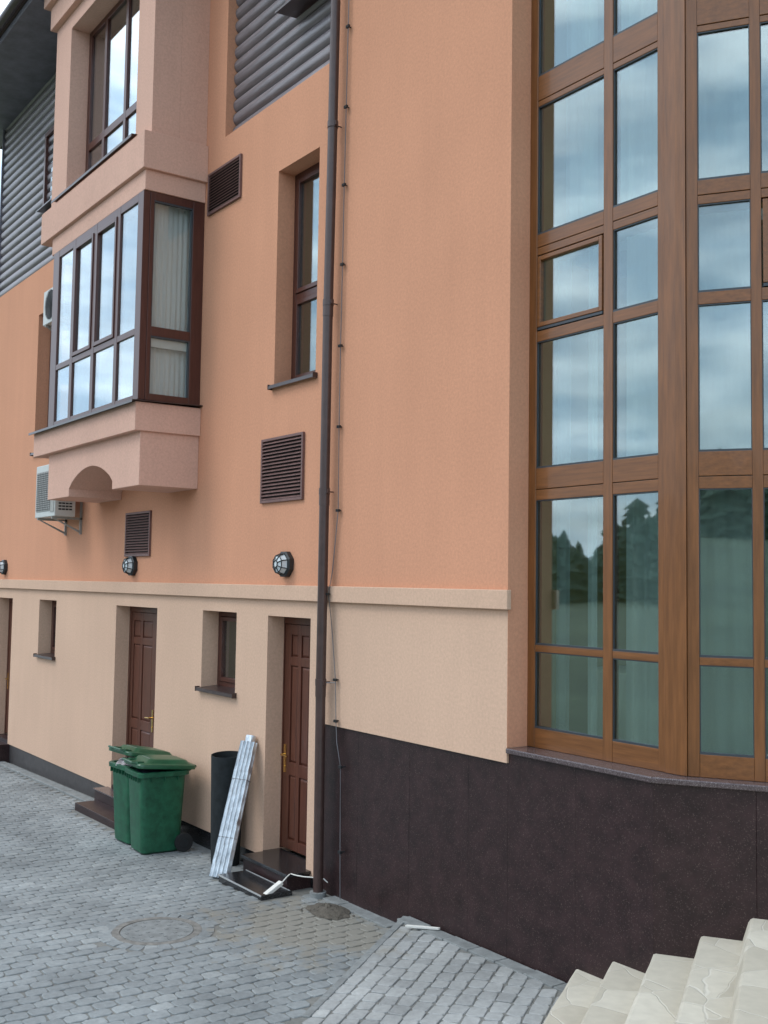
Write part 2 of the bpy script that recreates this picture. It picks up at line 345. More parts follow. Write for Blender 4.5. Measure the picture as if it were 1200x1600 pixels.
while x < -3.2:
    y = -7.2 + (PY / 2 if ix % 2 else 0)
    wob = random.uniform(-.004, .004)
    while y < -.06:
        inr = su(x, y) > RA - .03 and sv(x, y) < sv(-5, -5)
        gutter = x < -13.9 and y > -.29
        step1 = -9.62 < x < -8.6 and y > -.56
        step2 = -13.8 < x < -12.1 and y > -.54
        d = math.hypot(x - MH[0], y - MH[1])
        if not (inr or gutter or step1 or step2 or d < .47 or (y > -.12)) and y < -.1:
            st.stone(x + wob + random.uniform(-.004, .004), y + random.uniform(-.004, .004), PX / 2 - .004, PY / 2 - .004, random.uniform(-.03, .03), gz, .36)
        y += PY
    x += PX; ix += 1
for k in range(24):    # ring of setts round the manhole
    a = k * 2 * math.pi / 24
    st.stone(MH[0] + .41 * math.cos(a), MH[1] + .41 * math.sin(a), .055, .05, a, gz, .2)
pav = st.build('paving', 'setts'); tag(pav, kind='structure')
jb = MB(); xx_ = [-22, -18.8, -14.3, -10.8, -8.7, -2.4]
jb.loft([[(x_, -7.6, gz(x_)), (x_, .02, gz(x_)), (x_, .02, -.5), (x_, -7.6, -.5)] for x_ in xx_]); tag(jb.build('paving_bed', 'joint'), kind='structure')

st = Setts(); random.seed(5)
s = RA + .1
k = 0
while s < -4.30:
    t = sv(E0.x, E0.y) - 1.6 + random.uniform(0, .1)
    wdt = .062
    while t < sv(E0.x, E0.y) + 4.6:
        ln = random.uniform(.055, .085)
        c = U2 * s + V2 * (t + ln)
        if c.y < -.12: st.stone(c.x, c.y, ln - .004, wdt - .005, math.atan2(V2.y, V2.x), ramp_z, .3)
        t += 2 * ln
    s += 2 * wdt; k += 1
rp_ = st.build('ramp_paving', 'setts_ramp'); tag(rp_, kind='structure')
# ramp body: a sheet that follows the same slope, with a kerb course on the open edge
mb = MB(); nS, nT = 12, 30; vs = []
for i in range(nS + 1):
    for j in range(nT + 1):
        s_ = RA + .0 + (1.9) * i / nS; t0 = -s_ * U2.y / (-U2.y) if False else 0
        tw = (U2.y * s_ - .0) / (-V2.y)          # t where y = 0
        t = tw + 4.6 * j / nT
        c = U2 * s_ + V2 * t; vs.append((c.x, c.y, ramp_z(c.x, c.y) + .0))
fs = [(i * (nT + 1) + j, (i + 1) * (nT + 1) + j, (i + 1) * (nT + 1) + j + 1, i * (nT + 1) + j + 1) for i in range(nS) for j in range(nT)]
mb.add(vs, fs); mb.add([v for v in vs[:nT + 1]] + [(v[0], v[1], -.1) for v in vs[:nT + 1]], [(j, j + 1, nT + 2 + j, nT + 1 + j) for j in range(nT)])
tag(mb.build('ramp_bed', 'joint'), kind='structure')
mb = MB()
for j in range(0, 12):                      # edge kerb stones along the ramp side
    tw = (U2.y * RA) / (-V2.y); 
    a = U2 * (RA - .005) + V2 * (tw + .04 + j * .16); b = a + V2 * .153
    for_ = []
    p = [a, b, b + U2 * .06, a + U2 * .06]
    zt = [ramp_z(q.x + U2.x * .03, q.y + U2.y * .03) + .014 for q in p]
    mb.add([(q.x, q.y, -.05) for q in p] + [(q.x, q.y, z) for q, z in zip(p, zt)], [(0, 3, 2, 1), (4, 5, 6, 7), (0, 1, 5, 4), (1, 2, 6, 5), (2, 3, 7, 6), (3, 0, 4, 7)])
tag(mb.build('ramp_kerb', 'stonekerb', bevel=.006), kind='structure')
# gutter strip of concrete along the wall, left part, and a border course on the right
mb = MB(); x = -21
while x < -13.9:
    h_ = random.uniform(-.003, .003)
    mb.prism([(x, gz(x) - .1), (x + .995, gz(x + .995) - .1), (x + .995, gz(x + .995) + .03 + h_), (x, gz(x) + .03 + h_)], -.21, -.06, 'y'); x += 1.0
tag(mb.build('kerb', 'stonekerb', bevel=.01), kind='structure')
mb = MB(); x = -8.4
while x < -7.4:
    mb.box(x, x + .245, -.11, .03, -.02, .018 + random.uniform(-.004, .004)); x += .25
x = -13.0
while x < -9.9:
    mb.box(x, x + .245, -.11, .009, gz(x) - .1, gz(x) + .012 + random.uniform(-.004, .004)); x += .25
x = -7.25
while x < -5.45:
    z = ramp_z(x, -.05); mb.box(x, x + .29, -.12, .01, z - .06, z + .014 + random.uniform(-.003, .003)); x += .3
tag(mb.build('border_kerb', 'stonekerb', bevel=.006), kind='structure')

# ------------------------------------------------------------------ building
B = empty('hotel_building', (-10, 0, 0)); tag(B, 'orange and beige rendered building with wooden bow window and dark siding', 'building')
Binv = Matrix.Translation((10, 0, 0))
def bpart(mb, name, m, **k):
    mb.xf(Binv); return mb.build(name, m, B, **k)
def sub(mb, name, m, parent, off=None, **k):
    mb.xf(Binv); return mb.build(name, m, parent, **k)
XR, XL = -6.07, -20.02
def holed(mb, x0, x1, z0, z1, holes, y=0., t=.34, edges=True):
    xs = sorted({x0, x1, *[c for h in holes for c in h[:2]]}); zs = sorted({z0, z1, *[c for h in holes for c in h[2:4]]})
    xs = [a for a in xs if x0 <= a <= x1]; zs = [a for a in zs if z0 <= a <= z1]
    idx = {}
    def V(a, b, c):
        k = (a, b, c)
        if k not in idx: idx[k] = len(mb.v); mb.v.append(k)
        return idx[k]
    def solid(i, j):
        if i < 0 or j < 0 or i >= len(xs) - 1 or j >= len(zs) - 1: return False
        cx, cz = (xs[i] + xs[i + 1]) / 2, (zs[j] + zs[j + 1]) / 2
        return not any(h[0] < cx < h[1] and h[2] < cz < h[3] for h in holes)
    for i in range(len(xs) - 1):
        for j in range(len(zs) - 1):
            if not solid(i, j): continue
            a, b, c, d = xs[i], xs[i + 1], zs[j], zs[j + 1]; Y = y + t
            mb.f.append((V(a, y, c), V(b, y, c), V(b, y, d), V(a, y, d)))
            mb.f.append((V(a, Y, c), V(a, Y, d), V(b, Y, d), V(b, Y, c)))
            if not solid(i - 1, j): mb.f.append((V(a, y, c), V(a, y, d), V(a, Y, d), V(a, Y, c)))
            if not solid(i + 1, j): mb.f.append((V(b, y, c), V(b, Y, c), V(b, Y, d), V(b, y, d)))
            if not solid(i, j - 1): mb.f.append((V(a, y, c), V(a, Y, c), V(b, Y, c), V(b, y, c)))
            if not solid(i, j + 1): mb.f.append((V(a, y, d), V(b, y, d), V(b, Y, d), V(a, Y, d)))
    return mb
D1 = (-9.70, -8.87, .10, 2.50); D2 = (-13.79, -12.46, .10, 2.50); D3 = (-19.23, -18.38, .10, 2.50)
W1 = (-11.20, -10.38, 1.64, 2.51); W2 = (-16.98, -16.18, 1.65, 2.51)
UW = (-9.68, -8.87, 4.85, 7.12); HW = (-17.53, -16.72, 4.85, 7.13)
SR = (-10.94, -8.68, 7.91, 11.0); SL = (XL, -14.9, 7.91, 11.12)
mb = MB(); holed(mb, XL, -8.64, .10, 2.735, [D1, D2, D3, W1, W2]); bpart(mb, 'lower_wall', 'beige')
mb = MB(); holed(mb, -8.64, XR, 1.535, 2.735, []); bpart(mb, 'corner_wall', 'beige')
mb = MB(); holed(mb, XL, XR, 2.735, 11.6, [UW, HW, SR, SL]); bpart(mb, 'upper_wall', 'orange')
mb = MB(); mb.box(-6.0695, -6.0665, .0006, .1995, 1.646, 2.7345); bpart(mb, 'jamb_render', 'orange')
# string course
mb = MB(); mb.box(XL - .03, XR + .04, -.045, -.001, 2.665, 2.812); bpart(mb, 'string_course', 'beige', bevel=.006)
# plinths
mb = MB(); mb.box(XL, -13.81, .012, .3, -.3, .0995); bpart(mb, 'plinth', 'greyplinth')
mb = MB(); mb.box(-12.44, -9.72, .012, .3, -.3, .0995); mb.box(-8.85, -8.63, .012, .3, -.3, .0995); bpart(mb, 'plinth', 'granite_black')
cl = empty('granite_cladding'); cl.parent = B; cl.location = (0, 0, 0)
# granite panels: each panel a slab with fine joints
mb = MB()
def slabrun(p0, d, nrm, length, wid, z0, z1, first=None, th=.028):
    s = 0; wds = [first] if first else []
    i = 0
    while s < length - .02:
        wd = wds[i] if i < len(wds) else wid
        e = min(length, s + wd); i += 1
        j = .0004; off = random.uniform(-.0008, .0008)
        a = p0 + d * (s + j) + nrm * off; b = p0 + d * (e - j) + nrm * off
        q = [a, b, b - nrm * th, a - nrm * th]
        mb.add([(v.x, v.y, z0) for v in q] + [(v.x, v.y, z1) for v in q], [(0, 3, 2, 1), (4, 5, 6, 7), (0, 1, 5, 4), (1, 2, 6, 5), (2, 3, 7, 6), (3, 0, 4, 7)])
        s = e
CL0 = Vector((-8.62, .02, 0)); CC = Vector((-4.70, .02, 0)); X1 = Vector((1, 0, 0)); NY = Vector((0, -1, 0))
slabrun(CL0, X1, NY, 2.545, .76, -.2, 1.532, .57)
slabrun(Vector((-6.0755, .02, 0)), X1, NY, 1.3755, .69, -.2, 1.605)
slabrun(CC, U2, V2, 1.62, .62, -.2, 1.605)
U3 = Vector((math.cos(2 * S2), math.sin(2 * S2), 0)); V3 = Vector((math.sin(2 * S2), -math.cos(2 * S2), 0))
C3 = CC + U2 * 1.62; slabrun(C3, U3, V3, 1.9, .62, -.2, 1.605)
mb.xf(Binv); B_gran = mb.build('granite_panels', 'granite', B, bevel=.002, segs=1)
bpy.data.objects.remove(cl)
mb = MB()     # backing behind the panels
q = [CL0 - NY * .04, CC - NY * .04 + X1 * -.01, C3 - V2 * .045, C3 + U3 * 1.9 - V3 * .045, Vector((-3.5, 5, 0)), Vector((-8.6, 5, 0))]
mb.prism([(v.x, v.y) for v in q], -.3, 1.50); bpart(mb, 'bow_base', 'granite_black')
# stone sill following the bow
mb = MB()
so = [Vector((-6.069, -.015, 0)), CC + (NY + V2).normalized() * .037, C3 + (V2 + V3).normalized() * .037, C3 + U3 * 1.9 + V3 * .035]
P0 = Vector((-4.60, .20, 0)); P1 = P0 + U2 * 1.44
si = [Vector((-6.069, .26, 0)), P0 - V2 * .06, P1 - V2 * .06, C3 + U3 * 1.9 - V3 * .3]
for a in range(3):
    q = [so[a], so[a + 1], si[a + 1], si[a]]; sh = 0.0012
    mb.prism([(v.x, v.y) for v in q], 1.607, 1.645)
bpart(mb, 'stone_sill', 'sillstone', bevel=.008, segs=3)

# ---- bow window frames, built in a local frame (u along, n outwards, z up)
bowtop = 9.62
def frame_at(p0, d, nrm):
    return Matrix(((d.x, -nrm.x, 0, p0.x), (d.y, -nrm.y, 0, p0.y), (0, 0, 1, 0), (0, 0, 0, 1)))
ROWS = [(1.79, 2.355), (2.405, 3.49), (3.73, 4.70), (4.78, 5.37), (5.53, 6.54), (6.78, 7.86), (7.96, 8.55), (8.72, 9.45)]
SEAM = [3.57, 5.43, 6.585, 8.62]
def bow_facet(p0, d, nrm, width, cols, sashcol, name):
    """cols: glass spans; local y grows inwards"""
    T = frame_at(p0, d, nrm); fm = MB(); rails = []; gk = MB()
    edges = [0.0] + [c for cc in cols for c in cc] + [width]
    panes = []
    zb = [1.646] + [c for r in ROWS for c in r] + [bowtop]
    for k in range(0, len(edges), 2):           # stiles, full height
        fm.box(edges[k], edges[k + 1], 0, .07, zb[0], zb[-1])
    for ci, (a, b) in enumerate(cols):
        for k in range(0, len(zb), 2):
            z0, z1 = zb[k], zb[k + 1]
            sm = [s_ for s_ in SEAM if z0 < s_ < z1]
            cuts = [z0] + sm + [z1]
            for q in range(len(cuts) - 1):
                rm = MB(); rails.append(rm); rm.box(a + .0005, b - .0005, .003 if q == 0 else .0015, .068, cuts[q] + (.0025 if q else 0), cuts[q + 1] - (.0025 if q < len(cuts) - 2 else 0))
        for ri, (z0, z1) in enumerate(ROWS):
            sash = (ci == sashcol and ri in (3, 6))
            if sash:       # openable hopper: own frame standing proud, dark gap round it
                sm_ = MB(); o = .010; y0 = -.006; w_ = .034
                A, Bb, Z0, Z1 = a + o, b - o, z0 + .03, z1 - .012
                sm_.box(A, A + w_, y0, .04, Z0, Z1); sm_.box(Bb - w_, Bb, y0, .04, Z0, Z1)
                sm_.box(A + w_, Bb - w_, y0, .04, Z0, Z0 + w_); sm_.box(A + w_, Bb - w_, y0, .04, Z1 - w_, Z1)
                gk.box(a, b, .045, .06, z0, z0 + .03); gk.box(a, b, .045, .06, z1 - .012, z1)
                panes.append((A + w_, Bb - w_, Z0 + w_, Z1 - w_, sm_))
                gk.box(A, Bb, .0, .02, Z0 - .022, Z0 - .002)
            else:
                gk.box(a, b, .004, .0215, z0, z0 + .014); gk.box(a, a + .006, .008, .0215, z0 + .014, z1); gk.box(b - .006, b, .008, .0215, z0 + .014, z1); gk.box(a + .006, b - .006, .008, .0215, z1 - .008, z1)
                panes.append((a, b, z0, z1, None))
    fm.xf(T); gk.xf(T)
    f = bpart(fm, name, 'wood', bevel=.004)
    [sub(rm.xf(T), 'rail', 'wood_h', f, bevel=.003) for rm in rails]; sub(gk, 'gasket', 'alu', f)
    for a, b, z0, z1, sm_ in panes:
        g = MB().box(a - .003, b + .003, .024, .030, z0 - .003, z1 + .003).xf(T); sub(g, 'pane', 'glass', f)
        if sm_: sm_.xf(T); sub(sm_, 'sash', 'wood_h', f, bevel=.004)
    return f
F0 = Vector((-6.09, .20, 0))
bow_facet(F0, X1, NY, 1.335, [(.10, .785), (.872, 1.278)], 0, 'bow_window')
bow_facet(P0 + U2 * .02, U2, V2, 1.42, [(.075, .405), (.47, 1.13)], 1, 'bow_window')
bow_facet(P1 + U3 * .02, U3, V3, 1.42, [(.2, .7), (.8, 1.3)], 0, 'bow_window')
mb = MB()   # corner posts
q = [Vector((-4.752, .188, 0)), Vector((-4.655, .188, 0)), P0 + V2 * .012 + U2 * .018, P0 + U2 * .018 - V2 * .09, Vector((-4.70, .29, 0)), Vector((-4.752, .29, 0))]
mb.prism([(v.x, v.y) for v in q], 1.6465, bowtop)
bpart(mb, 'corner_post', 'wood', bevel=.004)
mb = MB(); q = [P1 - U2 * .0, P1 + V2 * .012 + U2 * .015, P1 + U3 * .018 - V3 * .08, P1 - V2 * .08]
mb.prism([(v.x, v.y) for v in q], 1.6465, bowtop); bpart(mb, 'corner_post', 'wood', bevel=.004)
E3 = P1 + U3 * 1.46
mb = MB(); mb.prism([(E3.x, E3.y), (E3.x + .02, E3.y + .0), (-1.9, 7), (-2.3, 7)], 1.5, 11.6); bpart(mb, 'side_wall', 'orange')
mb = MB(); mb.prism([(-6.06, -.1), (-4.72, -.1), ((P1 + V2 * .3).x, (P1 + V2 * .3).y), ((E3 + V3 * .3).x, E3.y), (-2, 7), (-6.06, 7)], bowtop, 9.9); bpart(mb, 'bow_roof', 'metal')
# interior shells
mb = MB()
mb.box(-8.6, -6.3, .345, .36, 1.52, 9.6)     # back of the wall
mb.add([(-6.12, .345, 1.52), (-6.12, 6, 1.52), (-6.12, 6, 9.6), (-6.12, .345, 9.6)], [(0, 1, 2, 3)])
mb.add([(-6.12, 6, 1.52), (-2.1, 6, 1.52), (-2.1, 6, 9.6), (-6.12, 6, 9.6)], [(0, 1, 2, 3)])
bpart(mb, 'room_wall', 'ochre')
def slab(inset, z0, z1, name, m):
    a, b, c = P0 - V2 * inset, P1 - (V2 + V3).normalized() * inset, P1 + U3 * 1.4 - V3 * inset
    q = [(-6.115, .20 + inset), (a.x - .03, .20 + inset), (b.x, b.y), (c.x, c.y), (-2.3, 5.98), (-6.115, 5.98)]
    bpart(MB().prism(q, z0, z1), name, m)
slab(.10, 1.505, 1.56, 'room_floor', 'roomfloor'); slab(.55, 5.42, 5.50, 'room_ceiling', 'roomwhite'); slab(.10, 9.56, 9.61, 'room_ceiling', 'roomwhite')
mb = MB(); mb.box(-20, -6.2, 4.2, 4.3, 0, 11); mb.box(-20, -6.2, .36, 4.2, 4.6, 4.7); mb.box(-20, -6.2, .36, 4.2, 2.6, 2.75)
for xx in (-19.9, -15.6, -11.9, -10.05, -6.6): mb.box(xx, xx + .1, .345, 4.2, .1, 11)
bpart(mb, 'room_partition', 'ochre')

# curtains (top-level things hanging in the rooms)
def curtain(x0, x1, z0, z1, label, y=.5, dirv=X1, org=None, amp=.013, wl=.12, taper=0, mate='curtain', grp=None):
    n = max(12, int((x1 - x0) / .012)); mb = MB(); org = org or Vector((0, 0, 0)); nv = Vector((-dirv.y, dirv.x, 0)); rows = []
    ph = random.uniform(0, 6)
    for j in range(9):
        t = j / 8; z = z1 + (z0 - z1) * t; r = []
        for i in range(n + 1):
            s_ = x0 + (x1 - x0) * i / n
            s_ = s_ + (((x0 + x1) / 2) - s_) * taper * max(0, t - .55)
            a = amp * (math.sin(6.283 * s_ / wl + ph + .5 * math.sin(7 * s_)) + .4 * math.sin(6.283 * s_ / (wl * 2.3) + t)) * (.6 + .6 * t)
            p = org + dirv * s_ + nv * (y + a); r.append((p.x, p.y, z))
        rows.append(r)
    mb.loft(rows, cap=False, close=False); o = mb.build('curtain', mate, smooth=80); tag(o, label, 'curtain', grp); return o

# bow room
curtain(-6.09, -5.93, 1.62, 5.4, 'narrow sheer curtain behind lower left panes of the tall bow window', .52)
curtain(-5.70, -5.60, 1.62, 5.4, 'bunched white curtain just left of the bow window mullion', .47, wl=.045, amp=.02)
curtain(-5.72, -5.60, 5.55, 9.5, 'bunched bright curtain left of the mullion in the upper bow', .44, wl=.045, amp=.015)
curtain(-5.33, -4.86, 1.62, 5.4, 'sheer curtain behind lower narrow column next to the bow corner post', .48)
curtain(-6.02, -5.50, 5.55, 9.5, 'upper sheer curtain left of the bow window mullion', .52)
curtain(-5.38, -4.86, 5.55, 9.5, 'upper sheer curtain beside the bow corner post', .48)
curtain(.0, .42, 1.62, 5.4, 'lower sheer curtain behind the angled right facet of the bow', .30, U2, P0)
curtain(.0, .42, 5.55, 9.5, 'upper sheer curtain behind the angled right facet of the bow', .30, U2, P0)
curtain(.62, 1.2, 1.62, 5.4, 'far right sheer curtain behind the wide panes of the angled facet', .30, U2, P0)
# dining table with a white cloth behind the low panes
tb = empty('dining_table', (-5.62, 1.03, 1.47 + .09)); tag(tb, 'round table under a white cloth behind the lowest bow panes', 'table')
mb = MB(); n = 48; rings = []
for t, (r, z) in enumerate([(0.001, .66), (.40, .66), (.43, .652), (.435, .60), (.40, .4), (.36, .04)]):
    rings.append([((r + (.0 if t < 3 else .018 * (t - 2) * math.cos(9 * 6.283 * k / n))) * math.cos(6.283 * k / n), (r + (.0 if t < 3 else .018 * (t - 2) * math.cos(9 * 6.283 * k / n))) * math.sin(6.283 * k / n), z) for k in range(n)])
mb.loft(rings, cap=False).build('tablecloth', 'cloth', tb, smooth=50)
MB().tube([(0, 0, 0), (0, 0, .65)], .05).build('leg', 'doorwood', tb, smooth=40)

# ---- single windows in the flat wall
def wall_window(X0, X1w, Z0, Z1, y=.2, transom=None, fw=.085, cols=None, m='brownframe', label=None, mull=None, sill=True, sill_out=.05, g='glassdim', sash=True):
    f = MB(); e = .03
    f.box(X0 - e, X0 + fw - .02, y, y + .07, Z0 - e, Z1 + e); f.box(X1w - fw + .02, X1w + e, y, y + .07, Z0 - e, Z1 + e)
    f.box(X0 + fw - .02, X1w - fw + .02, y, y + .07, Z1 - fw + .02, Z1 + e); f.box(X0 + fw - .02, X1w - fw + .02, y, y + .07, Z0 - e, Z0 + fw - .01)
    zs = [(Z0 + fw - .01, Z1 - fw + .02)]
    a0, a1 = X0 + fw - .02, X1w - fw + .02
    if transom: f.box(a0, a1, y, y + .07, transom - .035, transom + .035); zs = [(zs[0][0], transom - .035), (transom + .035, zs[0][1])]
    F = bpart(f, 'window', m, bevel=.004)
    if label: F['label'] = label
    for z0, z1 in zs:
        s_ = MB(); c = .004; wS = .05
        s_.box(a0 + c, a0 + wS, y - .014, y + .05, z0 + c, z1 - c); s_.box(a1 - wS, a1 - c, y - .014, y + .05, z0 + c, z1 - c)
        s_.box(a0 + wS, a1 - wS, y - .014, y + .05, z0 + c, z0 + wS); s_.box(a0 + wS, a1 - wS, y - .014, y + .05, z1 - wS, z1 - c)
        sub(s_, 'sash', m, F, bevel=.004)
        sub(MB().box(a0 + wS - .003, a1 - wS + .003, y + .012, y + .018, z0 + wS - .003, z1 - wS + .003), 'pane', g, F)
    if sill:
        s_ = MB(); s_.prism([(-sill_out, Z0 + .002), (y - .002, Z0 + .022), (y - .002, Z0 + .026), (-sill_out, Z0 + .008), (-sill_out - .004, Z0 - .028), (-sill_out, Z0 - .03)], X0 - .035, X1w + .035, 'x')
        s_.box(X0 - .04, X0 - .034, -sill_out - .006, -.002, Z0 - .034, Z0 + .02); s_.box(X1w + .034, X1w + .04, -sill_out - .006, -.002, Z0 - .034, Z0 + .02)
        sub(s_, 'sill', 'metal', F)
    return F
# note: sill strips inside the reveals are narrower than the projecting lip, so clip them by building lips in front of the wall only
wall_window(*W1, label='small window right of the bins'); wall_window(*W2, label='small window at far left of the base')
wall_window(*UW, transom=5.80, label='tall narrow window beside the downpipe', g='glass'); wall_window(*HW, transom=5.80, label='tall window half hidden behind the oriel')
curtain(-9.30, -9.05, 4.9, 7.1, 'pale blue white curtain inside the tall narrow window by the downpipe', .36, wl=.07, amp=.012)
curtain(-11.0, -10.5, 1.7, 2.5, 'white net curtain inside the small window above the black roll', .40, wl=.07, amp=.012)

# ---- doors
def door(D, leaf, cols, hx, hside, label, zb):
    X0, X1d, _, Z1 = D; y = .2
    f = MB(); e = .03
    f.box(X0 - e, leaf[0], y - .01, y + .08, zb, Z1 + e); f.box(leaf[1], X1d + e, y - .01, y + .08, zb, Z1 + e); f.box(leaf[0], leaf[1], y - .01, y + .08, 2.42, Z1 + e)
    # leaf from stiles & rails with raised fields
    g = MB(); rows = [(.27, .905), (1.03, 2.0), (2.09, 2.31)]
    rows = [(a, b) for a, b in rows if b > zb + .1]
    lx0, lx1 = leaf[0] + .004, leaf[1] - .004
    xs = [lx0] + [c for cc in cols for c in cc] + [lx1]
    for k in range(0, len(xs), 2): g.box(xs[k], xs[k + 1], y, y + .045, zb + .012, 2.415)
    zz = [zb + .012] + [c for r in rows for c in r] + [2.415]
    for a, b in cols:
        for k in range(0, len(zz), 2): g.box(a, b, y + .0005, y + .045, zz[k], zz[k + 1])
    d = bpart(g, 'door', 'doorwood', bevel=.005, segs=3); d['label'] = label
    pn = MB()
    for a, b in cols:
        for z0, z1 in rows:
            i = .028
            pn.box(a - .002, b + .002, y + .02, y + .04, z0 - .002, z1 + .002)
            pn.loft([[(a + .004, y + .02, z0 + .004), (b - .004, y + .02, z0 + .004), (b - .004, y + .02, z1 - .004), (a + .004, y + .02, z1 - .004)],
                     [(a + i, y + .006, z0 + i), (b - i, y + .006, z0 + i), (b - i, y + .006, z1 - i), (a + i, y + .006, z1 - i)]])
    sub(pn, 'door_panel', 'doorwood', d); sub(f, 'door_frame', 'doorwood', d, bevel=.004)
    h = MB(); h.box(hx - .02, hx + .02, y - .007, y, .92, 1.20); h.tube([(hx, y, 1.10), (hx, y - .05, 1.10)], .009); h.tube([(hx, y - .05, 1.10), (hx + hside * .03, y - .053, 1.10), (hx + hside * .12, y - .05, 1.095)], .009)
    h.tube([(hx, y - .012, .98), (hx, y, .98)], .012)
    sub(h, 'handle', 'brass', d, smooth=40)
door(D1, (-9.69, -8.885), [(-9.565, -9.425), (-9.365, -9.20), (-9.14, -9.0)], -9.64, -1 * -1 * 1, 'brown door at the near end', .16)
door(D2, (-13.74, -12.905), [(-13.66, -13.43), (-13.36, -13.05)], -12.97, -1, 'brown door behind the bins', .16)
door(D3, (-19.19, -18.42), [(-19.05, -18.86), (-18.8, -18.6)], -19.15, 1, 'brown door at the far left edge', .16)

# ---- siding
def siding(x0, x1, z0, z1, y, name):
    n0 = len(range(int((z1 - z0) / .157))); mb = MB(); prof = []
    z = z0; k = 0
    while z < z1 - .02:
        for j in range(7):
            a = math.pi * j / 6; prof.append((y + .045 - .055 * math.sin(a), z + .004 + .149 * (1 - math.cos(a)) / 2))
        prof.append((y + .06, z + .1555)); z += .157
    ra = [(x0, p[0], p[1]) for p in prof]; rb = [(x1, p[0], p[1]) for p in prof]
    mb.loft([ra, rb], cap=False, close=False); mb.box(x0, x1, y + .1, y + .15, z0, z)
    return bpart(mb, name, 'siding', smooth=50)
siding(-10.935, -8.70, 7.914, 11.1, .10, 'siding')
siding(XL - .02, -14.9, 7.914, 11.1, .03, 'siding')
mb = MB(); mb.box(XL - .05, XL - .005, .0, .2, 7.91, 11.1); bpart(mb, 'siding_trim', 'soffit')

def box_window(x0, x1, z0, z1, yf, name, label, tilt=False):
    f = MB(); t = .07
    f.box(x0, x0 + t, yf, .2, z0, z1); f.box(x1 - t, x1, yf, .2, z0, z1); f.box(x0 + t, x1 - t, yf, .2, z1 - t, z1); f.box(x0 + t, x1 - t, yf, .2, z0, z0 + t)
    F = bpart(f, name, 'brownframe', bevel=.004); F['label'] = label
    sub(MB().box(x0 + t - .002, x1 - t + .002, yf + .05, yf + .056, z0 + t - .002, z1 - t + .002), 'pane', 'glassdim', F)
    s_ = MB(); s_.prism([(yf - .09, z0 - .035), (.12, z0 - .012), (.12, z0 - .005), (yf - .09, z0 - .022), (yf - .094, z0 - .05)], x0 - .05, x1 + .05, 'x'); sub(s_, 'sill', 'metal', F)
    return F
box_window(-9.50, -8.74, 8.76, 10.6, -.07, 'window', 'window set in dark siding at top, beside the downpipe')
box_window(-17.5, -16.4, 8.87, 10.15, -.02, 'window', 'boxed window in the left dark siding')

# ---- oriel (bay)
XB0, XB1 = -14.55, -11.42
mb = MB()
# bracket with arched vault
pts = [(XB0, 3.90), (XB0, 4.52), (XB1, 4.52), (XB1, 3.90), (-12.22, 3.90)]
for k in range(0, 15):
    t = k / 14; pts.append((-12.22 - 1.50 * t, 4.0 + .235 * math.sin(math.pi * t) ** .75))
pts.append((-13.72, 3.90))
mb.prism(pts, -.72, -.001, 'y')
bpart(mb, 'oriel_bracket', 'bay', bevel=.005)
mb = MB(); mb.box(-14.98, -11.385, -.80, -.001, 4.51, 4.835); bpart(mb, 'oriel_apron', 'bay', bevel=.006)
mb = MB()
mb.prism([(-.86, 4.838), (-.001, 4.855), (-.001, 4.866), (-.86, 4.846), (-.862, 4.815), (-.858, 4.812)], -15.03, -11.34, 'x'); bpart(mb, 'oriel_flashing', 'metal')
mb = MB(); mb.box(-14.62, -11.405, -.755, -.001, 7.27, 7.505); mb.box(-14.99, -11.36, -.80, -.001, 7.505, 7.94); bpart(mb, 'oriel_cornice', 'bay', bevel=.006)
# oriel glazing: front frame, side frame
fz0, fz1 = 4.868, 7.268; yF = -.76
cols = [(-14.29, -13.75), (-13.65, -12.98), (-12.88, -12.21), (-12.115, -11.585)]
xe = [XB0 + .03] + [c for cc in cols for c in cc] + [XB1 - .005]
f = MB()
for k in range(0, len(xe), 2): f.box(xe[k], xe[k + 1], yF, yF + .08, fz0, fz1)
for a, b in cols:
    f.box(a, b, yF + .002, yF + .078, fz0, 4.93); f.box(a, b, yF + .002, yF + .078, 5.625, 5.70); f.box(a, b, yF + .002, yF + .078, 7.17, fz1)
F = bpart(f, 'oriel_window', 'brownframe', bevel=.004)
sa = MB()
for a, b in cols[1:3]:
    z0, z1 = 5.705, 7.165
    for q in ((a + .004, a + .05, z0, z1), (b - .05, b - .004, z0, z1), (a + .05, b - .05, z0, z0 + .05), (a + .05, b - .05, z1 - .05, z1)): sa.box(q[0], q[1], yF - .014, yF + .05, q[2], q[3])
sub(sa, 'sash', 'brownframe', F, bevel=.004)
for i, (a, b) in enumerate(cols):
    k = .047 if i in (1, 2) else 0
    sub(MB().box(a + k - .002, b - k + .002, yF + .02, yF + .026, 5.70 + k, 7.17 - k), 'pane', 'glassbay', F)
    sub(MB().box(a - .002, b + .002, yF + .02, yF + .026, 4.928, 5.627), 'pane', 'glassbay', F)
